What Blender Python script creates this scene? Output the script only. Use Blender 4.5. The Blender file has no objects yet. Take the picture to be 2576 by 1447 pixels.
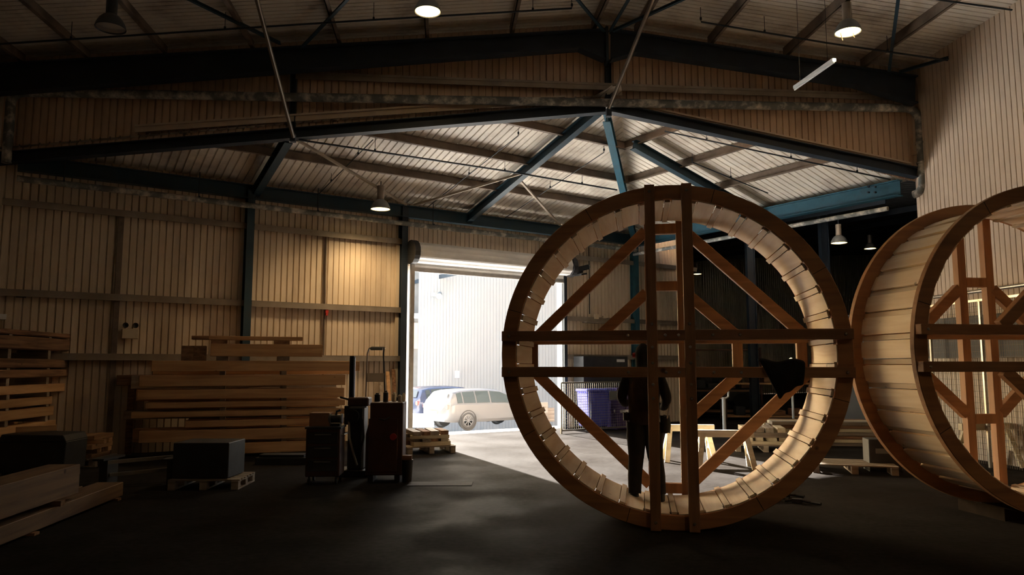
import bpy, math, random
from mathutils import Vector, Matrix
random.seed(7)
S=bpy.context.scene; COL=S.collection
V=Vector
# ------------------------------------------------------------------ camera
CH=1.75; F=1857.0; PITCH=math.radians(6.05)
cam=bpy.data.cameras.new('camera'); co=bpy.data.objects.new('camera',cam); COL.objects.link(co)
co.location=(0,0,CH); co.rotation_euler=(math.pi/2+PITCH,0,0)
cam.sensor_fit='HORIZONTAL'; cam.sensor_width=36; cam.lens=36*F/2576; cam.clip_end=400; cam.clip_start=.05
S.camera=co
EYE=V((0,0,CH)); cp,sp=math.cos(PITCH),math.sin(PITCH)
def ray(px,py):
    x=(px-1288)/F; y=(723.5-py)/F
    return V((x,cp-y*sp,sp+y*cp))
def ground(px,py,z=0):           # sight line meets a level
    d=ray(px,py); return EYE+d*((z-CH)/d.z)
def plane(px,py,q,d):            # sight line meets an upright plane through q along d
    r=ray(px,py); n=V((-d.y,d.x,0)); t=(q-EYE).dot(n)/r.dot(n); return EYE+r*t
def az(deg): a=math.radians(deg); return V((math.sin(a),math.cos(a),0))
def depth(px,py,Y):
    r=ray(px,py); return EYE+r*(Y/r.y)
Z=V((0,0,1))
# ------------------------------------------------------------------ the plan of the place
dA=az(56.4); nA=V((dA.y,-dA.x,0))           # far left wall runs along dA, faces nA
dH=az(84.5); dY=az(-5.5)                     # hall across / along
J=ground(1408,1078)
def A(px,py,off=0): return plane(px,py,J+nA*off,dA)
LJ=A(1023,1000); LJ.z=0
C=A(1600,800); C.z=0
def B(px,py,off=0): return plane(px,py,C-dA*off,nA)
K=B(2303,455); ZE=K.z; K.z=0
def H(px,py,off=0): return plane(px,py,K-dY*off,dH)
def RW(px,py,off=0): return plane(px,py,K-dH*off,dY)
def distA(p): return (p-J).dot(nA)
def distB(p): return -(p-C).dot(dA)
def meet(p,d,q,e):               # 2D line meeting
    den=d.x*e.y-d.y*e.x; t=((q.x-p.x)*e.y-(q.y-p.y)*e.x)/den; return V((p.x+d.x*t,p.y+d.y*t,0))
L0=meet(K,dH,J,dA)               # left corner, hypotenuse with far wall
AP=H(1530,262); APZ=AP.z; AP.z=0 # apex of the low rafter
KR=(APZ-ZE)/distA(AP)
def roofz(p): return ZE+KR*min(distA(p),distB(p))
RX=1.0
HAP=H(1510,62); HZ=HAP.z; HAP.z=0
HZR=H(2303,178).z
KH=(HZ-HZR)/(K-HAP).length
def hallz(p): return HZ-KH*abs((p-HAP).dot(dH))
# ------------------------------------------------------------------ materials
def newmat(name): 
    m=bpy.data.materials.new(name); m.use_nodes=True; return m,m.node_tree.nodes,m.node_tree.links,m.node_tree.nodes['Principled BSDF']
def mat(name,col,rough=.6,metal=0,var=.15,scale=6,stretch=(1,1,1),dirt=None,dscale=2,damt=.5,bump=0,coords='Object',spec=.5):
    m,N,L,P=newmat(name)
    P.inputs['Roughness'].default_value=rough; P.inputs['Metallic'].default_value=metal
    P.inputs['Specular IOR Level'].default_value=spec
    tc=N.new('ShaderNodeTexCoord'); mp=N.new('ShaderNodeMapping'); mp.inputs['Scale'].default_value=stretch
    L.new(tc.outputs[coords],mp.inputs[0])
    nz=N.new('ShaderNodeTexNoise'); nz.inputs['Scale'].default_value=scale; nz.inputs['Detail'].default_value=6
    L.new(mp.outputs[0],nz.inputs[0])
    cr=N.new('ShaderNodeValToRGB'); c=V(col)
    cr.color_ramp.elements[0].position=.3; cr.color_ramp.elements[1].position=.7
    cr.color_ramp.elements[0].color=(*(c*(1-var)),1); cr.color_ramp.elements[1].color=(*[min(1,k) for k in c*(1+var)],1)
    L.new(nz.outputs[0],cr.inputs[0]); out=cr.outputs[0]
    if dirt:
        n2=N.new('ShaderNodeTexNoise'); n2.inputs['Scale'].default_value=dscale; n2.inputs['Detail'].default_value=8; n2.inputs['Roughness'].default_value=.65
        L.new(mp.outputs[0],n2.inputs[0])
        r2=N.new('ShaderNodeValToRGB'); r2.color_ramp.elements[0].position=.48; r2.color_ramp.elements[1].position=.68
        r2.color_ramp.elements[0].color=(0,0,0,1); r2.color_ramp.elements[1].color=(damt,damt,damt,1)
        L.new(n2.outputs[0],r2.inputs[0])
        mx=N.new('ShaderNodeMix'); mx.data_type='RGBA'; L.new(r2.outputs[0],mx.inputs[0]); L.new(out,mx.inputs[6]); mx.inputs[7].default_value=(*dirt,1)
        out=mx.outputs[2]
    L.new(out,P.inputs['Base Color'])
    if bump:
        b=N.new('ShaderNodeBump'); b.inputs['Strength'].default_value=bump; b.inputs['Distance'].default_value=.01
        L.new(nz.outputs[0],b.inputs['Height']); L.new(b.outputs[0],P.inputs['Normal'])
    return m
def emis(name,col,st,base=(.8,.8,.8)):
    m,N,L,P=newmat(name); P.inputs['Base Color'].default_value=(*base,1)
    P.inputs['Emission Color'].default_value=(*col,1); P.inputs['Emission Strength'].default_value=st; return m
def wood(name,col,dark,axis='X',rough=.65,rings=1.0):
    m,N,L,P=newmat(name); P.inputs['Roughness'].default_value=rough
    tc=N.new('ShaderNodeTexCoord'); oi=N.new('ShaderNodeObjectInfo'); mp=N.new('ShaderNodeMapping')
    sc={'X':(.35,5,5),'Y':(5,.35,5),'Z':(5,5,.35)}[axis]; mp.inputs['Scale'].default_value=sc
    ad=N.new('ShaderNodeVectorMath'); ad.operation='ADD'
    ml=N.new('ShaderNodeMath'); ml.operation='MULTIPLY'; ml.inputs[1].default_value=37
    L.new(oi.outputs['Random'],ml.inputs[0]); L.new(tc.outputs['Object'],ad.inputs[0]); L.new(ml.outputs[0],ad.inputs[1])
    L.new(ad.outputs[0],mp.inputs[0])
    nz=N.new('ShaderNodeTexNoise'); nz.inputs['Scale'].default_value=2.2*rings; nz.inputs['Detail'].default_value=7; nz.inputs['Distortion'].default_value=.6
    L.new(mp.outputs[0],nz.inputs[0])
    cr=N.new('ShaderNodeValToRGB'); e=cr.color_ramp.elements; e[0].position=.33; e[1].position=.62
    e[0].color=(*dark,1); e[1].color=(*col,1); L.new(nz.outputs[0],cr.inputs[0])
    hv=N.new('ShaderNodeHueSaturation'); mr=N.new('ShaderNodeMapRange'); mr.inputs[3].default_value=.78; mr.inputs[4].default_value=1.15
    L.new(oi.outputs['Random'],mr.inputs[0]); L.new(mr.outputs[0],hv.inputs['Value']); L.new(cr.outputs[0],hv.inputs['Color'])
    # knots
    vo=N.new('ShaderNodeTexVoronoi'); vo.inputs['Scale'].default_value=2.0
    L.new(ad.outputs[0],vo.inputs[0]); kr=N.new('ShaderNodeValToRGB'); kr.color_ramp.elements[0].position=.035; kr.color_ramp.elements[1].position=.07
    kr.color_ramp.elements[0].color=(1,1,1,1); kr.color_ramp.elements[1].color=(0,0,0,1); L.new(vo.outputs['Distance'],kr.inputs[0])
    mx=N.new('ShaderNodeMix'); mx.data_type='RGBA'; L.new(kr.outputs[0],mx.inputs[0]); L.new(hv.outputs[0],mx.inputs[6]); mx.inputs[7].default_value=(*(V(dark)*.45),1)
    L.new(mx.outputs[2],P.inputs['Base Color'])
    b=N.new('ShaderNodeBump'); b.inputs['Strength'].default_value=.25; b.inputs['Distance'].default_value=.004
    L.new(nz.outputs[0],b.inputs['Height']); L.new(b.outputs[0],P.inputs['Normal'])
    return m
M={}
M['sheet']=mat('cream_wall_sheet',(.70,.58,.44),.55,0,.10,1.2,(1,1,.25),(.22,.13,.07),1.1,.45)
M['rsheet']=mat('right_wall_sheet',(.66,.54,.42),.5,0,.08,1.0,(1,1,.3),(.35,.24,.15),.9,.35)
M['panel']=mat('gable_sheet',(.74,.54,.38),.6,0,.12,1.2,(1,1,.25),(.25,.14,.09),1.2,.5)
M['roof']=mat('roof_liner',(.84,.79,.71),.55,0,.08,.8,(1,1,1),(.20,.14,.10),.9,.55)
M['blue']=mat('blue_steel',(.016,.050,.078),.5,.0,.2,3,(1,1,1),(.03,.03,.03),3,.6)
M['blueb']=mat('bright_blue_steel',(.028,.12,.18),.5,.0,.2,3,(1,1,1),(.03,.04,.05),3,.6)
M['navy']=mat('dark_navy_steel',(.016,.026,.040),.55,0,.2,3)
M['brownsteel']=mat('purlin_steel',(.20,.155,.12),.6,.1,.2,3,(1,1,1),(.06,.04,.03),2,.6)
M['railsteel']=mat('rail_steel',(.30,.25,.20),.5,.3,.2,3)
M['grey']=mat('painted_grey',(.16,.17,.17),.5,.0,.2,5)
M['pipe']=mat('dusty_pipe',(.17,.18,.175),.6,.0,.3,4,(1,1,1),(.75,.70,.62),4,1)
M['galv']=mat('galvanised',(.45,.43,.40),.35,.85,.15,6)
M['chrome']=mat('chrome',(.75,.75,.75),.22,1,.05,6)
M['black']=mat('black_plastic',(.012,.012,.013),.6,0,.2,6)
M['char']=mat('charcoal_steel',(.030,.030,.033),.55,.1,.25,5)
M['concrete']=None
M['white']=mat('white_paint',(.75,.76,.77),.5,0,.04,3)
M['cream']=mat('cream_plastic',(.62,.52,.38),.5,0,.05,3)
M['door']=mat('door_slats',(.82,.80,.76),.5,.1,.06,3,(1,1,1),(.35,.3,.25),1,.3)
M['red']=mat('red_plastic',(.45,.03,.02),.4,0,.1,6)
M['orange']=mat('orange_lever',(.6,.15,.04),.4,0,.1,6)
M['purple']=mat('purple_bin',(.10,.11,.55),.45,0,.12,6)
M['cloth']=mat('black_cloth',(.010,.010,.012),.95,0,.25,14,bump=.3)
M['jeans']=mat('work_trousers',(.018,.016,.018),.95,0,.3,14,bump=.3)
M['vest']=mat('brown_workwear',(.035,.018,.014),.95,0,.3,14,bump=.3)
M['skin']=mat('skin',(.45,.26,.18),.6,0,.05,9)
M['hair']=mat('dark_hair',(.02,.015,.012),.8,0,.2,30)
M['redbrown']=mat('red_brown_paint',(.075,.030,.018),.6,0,.2,3,(1,1,1),(.03,.015,.012),3,.7)
M['silver']=mat('silver_paint',(.10,.10,.102),.35,.1,.02,2)
M['bluecar']=mat('blue_grey_paint',(.05,.06,.10),.25,.3,.02,2)
M['glass']=mat('car_glass',(.03,.04,.042),.08,.0,.05,2)
M['tyre']=mat('tyre',(.03,.03,.03),.85,0,.1,6)
M['tail']=mat('tail_lamp',(.55,.10,.09),.3,0,.1,6)
M['outwall']=mat('outside_cladding',(.19,.195,.20),.6,0,.03,.5)
M['outground']=mat('outside_concrete',(.74,.73,.70),.9,0,.2,3,(1,1,1),(.60,.58,.55),1,.5)
M['brick']=mat('reddish_door_paint',(.40,.22,.16),.7,0,.1,2)
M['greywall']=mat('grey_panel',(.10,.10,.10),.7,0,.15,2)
M['pine']=wood('pine',(.66,.39,.19),(.46,.25,.11),'X')
M['shadepine']=wood('shaded_pine',(.24,.14,.07),(.14,.075,.04),'X')  # pine with the foreground's dimness put into its colour
M['piney']=wood('pine_upright',(.66,.43,.23),(.46,.27,.13),'Z')
M['board']=wood('drum_board',(.88,.76,.60),(.76,.61,.44),'Y')
M['ring']=wood('rim_timber',(.56,.28,.12),(.36,.17,.08),'X',rings=.8)
M['frame']=wood('frame_timber',(.46,.235,.115),(.30,.145,.07),'Z')
M['framex']=wood('frame_timber_level',(.46,.235,.115),(.30,.145,.07),'X')
M['rough']=wood('rough_slab',(.34,.18,.09),(.14,.07,.035),'X',.85,1.6)
M['palew']=wood('pale_new_timber',(.78,.68,.48),(.62,.50,.32),'X')
M['grayw']=wood('weathered_timber',(.38,.31,.24),(.20,.15,.11),'X')
M['block']=mat('dark_block',(.03,.022,.016),.95,0,.2,6,spec=.03)
M['lens']=emis('lamp_lens',(1,.72,.30),5)
M['lensoff']=mat('lamp_reflector',(.6,.6,.62),.25,.9,.05,6)
M['tube']=emis('fluorescent_tube',(1,.9,.6),3)
def floor_mat():
    m,N,L,P=newmat('worn_concrete_floor')
    tc=N.new('ShaderNodeTexCoord'); n1=N.new('ShaderNodeTexNoise'); n1.inputs['Scale'].default_value=.55; n1.inputs['Detail'].default_value=9; n1.inputs['Roughness'].default_value=.62
    L.new(tc.outputs['Object'],n1.inputs[0])
    cr=N.new('ShaderNodeValToRGB'); e=cr.color_ramp.elements; e[0].position=.36;e[1].position=.66
    e[0].color=(.020,.0165,.014,1); e[1].color=(.036,.032,.029,1); L.new(n1.outputs[0],cr.inputs[0])
    n2=N.new('ShaderNodeTexNoise'); n2.inputs['Scale'].default_value=14; n2.inputs['Detail'].default_value=5; L.new(tc.outputs['Object'],n2.inputs[0])
    r2=N.new('ShaderNodeMapRange'); r2.inputs[1].default_value=.3;r2.inputs[2].default_value=.7;r2.inputs[3].default_value=.75;r2.inputs[4].default_value=1.1
    L.new(n2.outputs[0],r2.inputs[0])
    mx=N.new('ShaderNodeMix'); mx.data_type='RGBA'; mx.blend_type='MULTIPLY'; mx.inputs[0].default_value=1
    L.new(cr.outputs[0],mx.inputs[6]); L.new(r2.outputs[0],mx.inputs[7]); L.new(mx.outputs[2],P.inputs['Base Color'])
    n3=N.new('ShaderNodeTexNoise'); n3.inputs['Scale'].default_value=.9; n3.inputs['Detail'].default_value=7; L.new(tc.outputs['Object'],n3.inputs[0])
    r3=N.new('ShaderNodeMapRange'); r3.inputs[1].default_value=.38;r3.inputs[2].default_value=.62;r3.inputs[3].default_value=.50;r3.inputs[4].default_value=.75
    sm=N.new('ShaderNodeMapRange'); sm.inputs[1].default_value=.35;sm.inputs[2].default_value=.70;sm.inputs[3].default_value=.004;sm.inputs[4].default_value=.008; L.new(n3.outputs[0],sm.inputs[0]); L.new(sm.outputs[0],P.inputs['Specular IOR Level']); L.new(n3.outputs[0],r3.inputs[0]); L.new(r3.outputs[0],P.inputs['Roughness'])
    b=N.new('ShaderNodeBump'); b.inputs['Strength'].default_value=.25; b.inputs['Distance'].default_value=.01
    L.new(n2.outputs[0],b.inputs['Height']); L.new(b.outputs[0],P.inputs['Normal'])
    return m
M['concrete']=floor_mat()
# ------------------------------------------------------------------ mesh helpers
class MB:
    def __init__(s): s.v=[]; s.f=[]
    def add(s,vs,fs):
        n=len(s.v); s.v+=[V(v) for v in vs]; s.f+=[[i+n for i in f] for f in fs]; return s
    def box(s,c,sz,X=V((1,0,0)),Y=V((0,1,0)),Zv=V((0,0,1))):
        c=V(c); a,b,d=[k/2 for k in sz]
        vs=[c+X*(i*a)+Y*(j*b)+Zv*(k*d) for i in(-1,1) for j in(-1,1) for k in(-1,1)]
        return s.add(vs,[(0,1,3,2),(4,6,7,5),(0,4,5,1),(2,3,7,6),(0,2,6,4),(1,5,7,3)])
    def bar(s,p,q,w,h,up=Z):      # w across, h along up
        p=V(p);q=V(q);x=(q-p).normalized(); y=up.cross(x)
        if y.length<1e-4: y=V((1,0,0)).cross(x)
        y.normalize(); z=x.cross(y)
        return s.box((p+q)/2,((q-p).length,w,h),x,y,z)
    def ibar(s,p,q,w,h,t=.02,up=Z):
        p=V(p);q=V(q);x=(q-p).normalized(); y=up.cross(x); y.normalize(); z=x.cross(y); L=(q-p).length; m=(p+q)/2
        s.box(m,(L,t,h-2*t),x,y,z); s.box(m+z*(h/2-t/2),(L,w,t),x,y,z); s.box(m-z*(h/2-t/2),(L,w,t),x,y,z); return s
    def cyl(s,p,q,r,r2=None,n=12,cap=True):
        p=V(p);q=V(q);r2=r if r2 is None else r2; x=(q-p).normalized()
        y=x.orthogonal().normalized(); z=x.cross(y); vs=[];fs=[]
        for i in range(n):
            a=2*math.pi*i/n; d=y*math.cos(a)+z*math.sin(a); vs+=[p+d*r,q+d*r2]
        for i in range(n):
            j=(i+1)%n; fs.append((2*i,2*j,2*j+1,2*i+1))
        if cap: fs+= [tuple(2*i for i in range(n))[::-1],tuple(2*i+1 for i in range(n))]
        return s.add(vs,fs)
    def tube(s,pts,r,n=8):
        pts=[V(p) for p in pts]; vs=[];fs=[]; prev=None
        for i,p in enumerate(pts):
            t=(pts[min(i+1,len(pts)-1)]-pts[max(i-1,0)]).normalized()
            if prev is None: y=t.orthogonal().normalized()
            else: y=(prev-t*prev.dot(t)).normalized()
            prev=y; z=t.cross(y)
            for k in range(n):
                a=2*math.pi*k/n; vs.append(p+(y*math.cos(a)+z*math.sin(a))*r)
        for i in range(len(pts)-1):
            for k in range(n):
                a=i*n+k;b=i*n+(k+1)%n; fs.append((a,b,b+n,a+n))
        fs+=[tuple(range(n))[::-1],tuple(range((len(pts)-1)*n,len(pts)*n))]
        return s.add(vs,fs)
    def lathe(s,c,prof,n=24,axis=Z):
        c=V(c); y=axis.orthogonal().normalized(); z=axis.cross(y); vs=[];fs=[]; m=len(prof)
        for i in range(n):
            a=2*math.pi*i/n; d=y*math.cos(a)+z*math.sin(a)
            for r,h in prof: vs.append(c+d*r+axis*h)
        for i in range(n):
            j=(i+1)%n
            for k in range(m-1): fs.append((i*m+k,j*m+k,j*m+k+1,i*m+k+1))
        return s.add(vs,fs)
    def prism(s,poly,t0,t1,fn):   # poly list of (a,b); fn(a,b,t)->point
        n=len(poly); vs=[fn(a,b,t0) for a,b in poly]+[fn(a,b,t1) for a,b in poly]
        return s.add(vs,[tuple(range(n))[::-1],tuple(range(n,2*n))]+[(i,(i+1)%n,n+(i+1)%n,n+i) for i in range(n)])
    def build(s,name,m,parent=None,local=False,smooth=False,bevel=0,origin=None,rot=None):
        me=bpy.data.meshes.new(name)
        o=bpy.data.objects.new(name,me); COL.objects.link(o)
        if parent is not None:
            vs=s.v
            if not local:
                inv=MW[parent.name].inverted(); vs=[inv@v for v in s.v]
            o.parent=parent; MW[o.name]=MW[parent.name].copy()
        else:
            if rot is None: R=Matrix.Identity(4)
            else: R=Matrix.Rotation(rot,4,'Z')
            if origin is None:
                xs=[v.x for v in s.v];ys=[v.y for v in s.v];zs=[v.z for v in s.v]
                origin=V(((min(xs)+max(xs))/2,(min(ys)+max(ys))/2,min(zs)))
            mw=Matrix.Translation(origin)@R; inv=mw.inverted(); vs=[inv@v for v in s.v]
            o.location=origin; o.rotation_euler=(0,0,rot or 0); MW[o.name]=mw
        me.from_pydata([tuple(v) for v in vs],[],s.f); me.validate(); me.update()
        import bmesh
        bm=bmesh.new(); bm.from_mesh(me); bmesh.ops.recalc_face_normals(bm,faces=bm.faces); bm.to_mesh(me); bm.free()
        me.materials.append(m if not isinstance(m,str) else M[m])
        if smooth:
            for p in me.polygons: p.use_smooth=True
            try: me.set_sharp_from_angle(angle=math.radians(40))
            except Exception: pass
        if bevel:
            b=o.modifiers.new('bevel','BEVEL'); b.width=bevel; b.segments=1; b.limit_method='ANGLE'
        return o
MW={}
def tag(o,label,cat,group=None,kind=None):
    if label: o['label']=label
    if cat: o['category']=cat
    if group: o['group']=group
    if kind: o['kind']=kind
    return o
def struct(o): o['kind']='structure'; return o
def thing(name,loc,rz,label,cat,group=None):
    o=bpy.data.objects.new(name,None); COL.objects.link(o); o.location=loc; o.rotation_euler=(0,0,rz); o.empty_display_size=.2
    MW[o.name]=Matrix.Translation(V(loc))@Matrix.Rotation(rz,4,'Z'); return tag(o,label,cat,group)
def copytree(root,loc,rz=0,label=None,group=None):
    mp={}
    def rec(o,par):
        c=o.copy(); COL.objects.link(c)
        if par is not None: c.parent=par
        for ch in [x for x in list(COL.objects) if x.parent==o]: rec(ch,c)
        return c
    r=rec(root,None); r.location=loc; r.rotation_euler=(0,0,rz)
    MW[r.name]=Matrix.Translation(V(loc))@Matrix.Rotation(rz,4,'Z')
    if label: r['label']=label
    if group: r['group']=group
    return r
def corr(mb,o,u,v,n,L,rng,pitch=.135,groove=.03,dep=.028,s0=0.0):
    """ribbed sheet: profile along u from s0 to L, ribs along v, rng(s)->(v0,v1)"""
    o=V(o); s=s0; prof=[]
    e=groove*.25
    while s<L:
        prof+=[(s,0),(min(s+pitch-groove,L),0),(min(s+pitch-groove+e,L),dep),(min(s+pitch-e,L),dep)]; s+=pitch
    prof.append((L,0)); q=[]
    for a in prof:
        if not q or a[0]>q[-1][0]+1e-5: q.append(a)
    vs=[];fs=[]
    for a,d in q:
        v0,v1=rng(a); vs+=[o+u*a+v*v0-n*d,o+u*a+v*v1-n*d]
    for i in range(len(q)-1): fs.append((2*i,2*i+2,2*i+3,2*i+1))
    return mb.add(vs,fs)
ra=lambda d: math.atan2(d.y,d.x)
# ------------------------------------------------------------------ shell
g=MB()
HL=(L0-K).dot(dH)-.0            # signed hall coordinate of left corner
def hp(x,y,z=0): return K+dH*x+dY*y+Z*z     # hall coordinates from right corner
XW=HL; YB=-24.0
CE=C+dA*2.6                      # end of sheeted return past the corner
DEEP=16.0
E1=CE-nA*0.0
# one floor for the hall and the bay beyond
fl=MB()
pts=[hp(XW-.05,YB),hp(.05,YB),K+V((.05,0,0)),K+dA*18+nA*6,CE+az(13.2)*19+dA*24,CE+az(13.2)*19,CE-nA*.08,J-nA*.08,LJ-nA*.08,L0-nA*.08-dA*.1]
fl.add([V((p.x,p.y,0)) for p in pts]+[V((p.x,p.y,-.25)) for p in pts],[tuple(range(len(pts)))[::-1],tuple(range(len(pts),2*len(pts)))]+[(i,(i+1)%len(pts),len(pts)+(i+1)%len(pts),len(pts)+i) for i in range(len(pts))])
struct(fl.build('floor','concrete',origin=V((0,0,0))))
# far left wall (wall with the roller door)
DZ=A(1023,676).z               # door head
LA=(LJ-L0).length
w=MB(); corr(w,L0,dA,Z,nA,LA-.12,lambda s:(0,ZE+.22)); struct(w.build('wall_left','sheet',origin=L0,rot=ra(dA)))
w=MB(); corr(w,LJ-dA*.12,dA,Z,nA,(J-LJ).length+.24,lambda s:(DZ+.02,ZE+.22)); struct(w.build('wall_above_door','sheet',origin=LJ,rot=ra(dA)))
w=MB(); corr(w,J+dA*.12,dA,Z,nA,(CE-J).length-.12,lambda s:(0,ZE+.9)); struct(w.build('wall_beside_door','sheet',origin=J,rot=ra(dA)))
# panel over the low rafter
w=MB()
def prng(s):
    p=L0+dH*s; return (roofz_h(p)-.02,hallz(p)+.3)
def roofz_h(p):
    t=(p-AP).dot(dH); 
    return APZ-(APZ-ZE)*(t/(K-AP).length if t>0 else -t/(L0-AP).length)
corr(w,L0-dY*.0,dH,Z,-dY,(K-L0).length,prng,.140,.03); struct(w.build('wall_gable','panel',origin=L0,rot=ra(dH)))
# right wall
w=MB(); corr(w,K,-dY,Z,-dH,24,lambda s:(0,hallz(K)+.25),.125,.022,.022); struct(w.build('wall_right','rsheet',origin=K,rot=ra(-dY)))
# left and back walls of the hall (outside the frame)
w=MB(); corr(w,hp(XW,YB),dY,Z,dH,-YB,lambda s:(0,9.5)); struct(w.build('wall_side','sheet',origin=hp(XW,YB),rot=ra(dY)))
w=MB(); corr(w,hp(XW,YB),dH,Z,dY,-XW,lambda s:(0,9.5)); struct(w.build('wall_back','sheet',origin=hp(XW,YB),rot=ra(dH)))
# hall roof, two slopes, ribs across
def slope_roof(name,xa,xb):
    r=MB(); pa,pb=HAP+dH*xa,HAP+dH*xb
    za,zb=hallz(pa)+.02,hallz(pb)+.02
    a=V((pa.x,pa.y,za)); b=V((pb.x,pb.y,zb)); u=(b-a); Lr=u.length; u.normalize()
    # ribs run along u; profile along -dY
    nn=dY.cross(u); 
    if nn.z>0: nn=-nn
    corr(r,a+dY*.3,-dY,u,nn,24.6,lambda s:(-.1,Lr+.2),.135,.028,.025)
    return struct(r.build(name,'roof',origin=a,rot=0))
slope_roof('ceiling',0,(L0-HAP).dot(dH)-.1)
slope_roof('ceiling_right',0,(K-HAP).dot(dH)+.1)
# triangular low roof beyond
def triroof(name,side):
    r=MB()
    if side=='A': base,u,nin,P2=L0,dA,nA,C
    else: base,u,nin,P2=K,-nA,-dA,C
    L=(P2-base).length; hyp=dH if side=='A' else -dH
    apd=(AP-base).dot(u)
    # range of horizontal distance from the wall at each s
    end=distA(AP) 
    sl=math.sqrt(1+KR*KR); vv=(nin+Z*KR).normalized()
    def rg(s):
        if s<apd: d=end*s/apd
        else: d=end*(L-s)/(L-apd)
        return (-.25*sl if s<L-.3 else 0,(max(d,0)+(.08 if s<apd-.2 else .4))*sl)
    o=base+Z*(ZE+.16)
    nn=u.cross(vv); 
    if nn.z>0: nn=-nn
    corr(r,o,u,vv,nn,L,rg,.16,.034,.028)
    return struct(r.build(name,'roof',origin=o,rot=ra(u)))
triroof('ceiling_far','A'); triroof('ceiling_corner','B')
# bay beyond the corner
bl=az(13.2); QR=K+dA*18+nA*6; QL=CE+bl*19; QF=meet(QL,dA,K+dA*20,az(-10))
QF=QL+dA*24
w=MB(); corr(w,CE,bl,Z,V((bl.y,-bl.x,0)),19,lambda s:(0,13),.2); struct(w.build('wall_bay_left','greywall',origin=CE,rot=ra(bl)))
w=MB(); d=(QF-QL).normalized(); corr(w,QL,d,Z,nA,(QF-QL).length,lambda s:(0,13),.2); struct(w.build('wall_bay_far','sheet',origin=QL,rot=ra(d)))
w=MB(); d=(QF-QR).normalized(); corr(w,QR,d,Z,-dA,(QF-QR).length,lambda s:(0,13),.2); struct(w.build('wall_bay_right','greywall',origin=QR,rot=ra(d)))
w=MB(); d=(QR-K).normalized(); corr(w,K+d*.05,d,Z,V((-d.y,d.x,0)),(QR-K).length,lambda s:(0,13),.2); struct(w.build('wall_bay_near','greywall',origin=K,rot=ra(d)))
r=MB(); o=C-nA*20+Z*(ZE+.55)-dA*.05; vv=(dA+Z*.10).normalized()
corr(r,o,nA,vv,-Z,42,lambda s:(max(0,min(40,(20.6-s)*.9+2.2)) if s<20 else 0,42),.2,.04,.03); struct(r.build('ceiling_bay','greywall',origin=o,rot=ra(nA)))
if 0: w.prism([(0,ZE+.05),(0,ZE+2.5),(26+12,ZE+2.5),(26+12,ZE+.05)],0,.02,lambda a,b,t:C+nA*(12-a)-dA*(.25+t)+Z*b) if False else None
# ------------------------------------------------------------------ main steelwork
def steel(name,mb,m,label,cat,group=None,**k): return tag(mb.build(name,m,**k),label,cat,group)
def hz(p,z): return V((p.x,p.y,z))
# high portal frame
PO=.42
def port(px,py): return H(px,py,PO)
def poly_h(pts,t0,t1):
    mb=MB(); 
    P=[H(x,y,PO) for x,y in pts]; n=len(P)
    mb.add([p-dY*t0 for p in P]+[p-dY*t1 for p in P],[tuple(range(n))[::-1],tuple(range(n,2*n))]+[(i,(i+1)%n,n+(i+1)%n,n+i) for i in range(n)])
    return mb
def portal_rafter(top,bot,label,name='portal_rafter'):
    root=thing(name,tuple(hz(H(top[0][0],top[0][1],PO),H(top[0][0],top[0][1],PO).z)),0,label,'beam','rafters of the high portal frame')
    poly_h(top+bot[::-1],-.01,.01).build('web','navy',root)
    for nm,ch in(('top_flange',top),('bottom_flange',bot)):
        mb=MB()
        for a,b in zip(ch[:-1],ch[1:]): mb.bar(H(*a,PO),H(*b,PO),.22,.03)
        mb.build(nm,'navy',root)
    return root
portal_rafter([(-40,168),(1520,78)],[(-40,238),(1455,124),(1520,152)],'long left-hand dark rafter of the high portal frame, rising to the apex')
portal_rafter([(1536,78),(2302,196)],[(1536,152),(1600,134),(2150,216),(2302,262)],'shorter right-hand dark rafter of the high portal frame, dropping to the right wall')
mb=MB(); a=H(1524,72,PO); b=H(1528,160,PO); mb.bar(a,hz(a,b.z),.24,.05,dH)
steel('apex_plate',mb,'navy','dark bolted plate joining the two high rafters at the apex','plate')
# hangers between high and low frames
for x,y0,y1,lb in((1529,150,262,'short dark post under the high apex, above the wooden wheel'),(740,170,338,'dark post linking both frames at the left silver rod')):
    a=H(x,y0,.07); b=H(x,y1,.07); mb=MB(); mb.ibar(hz(a,b.z),a,.12,.12,.015,dH); steel('hanger_post',mb,'navy',lb,'post','posts between the high and low frames')
# low rafters
def lowraf(p0,p1,label,h=.21):
    a=H(*p0,.12); b=H(*p1,.12); mb=MB(); mb.ibar(a,b,.2,h,.018)
    return steel('low_rafter',mb,'navy',label,'beam','rafters along the edge of the low roof')
lowraf((-30,402),(1524,272),'long dark blue rafter under the gable sheeting, left of the apex')
lowraf((1536,272),(2306,436),'dark blue rafter under the gable sheeting, right of the apex')
for p0,p1,lb in(((340,318),(1420,244),'cream angle trim above the left low rafter'),((1590,262),(2290,412),'cream angle trim above the right low rafter')):
    a=H(*p0,.1); b=H(*p1,.1); mb=MB(); mb.bar(a,b,.10,.035); mb.bar(a+Z*-.06,b+Z*-.06,.02,.12)
    steel('flashing',mb,'rsheet',lb,'flashing','cream trims above the low rafters')
a=H(745,203,.1); b=H(2296,240,.1); zz=H(1528,215,.1).z
mb=MB(); mb.bar(hz(a,zz),hz(b,zz),.14,.05); mb.bar(hz(a,zz-.07)-dY*.05,hz(b,zz-.07)-dY*.05,.02,.1)
steel('sheeting_rail',mb,'railsteel','long horizontal cream rail across the gable sheeting above the dusty pipe','rail')
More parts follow.
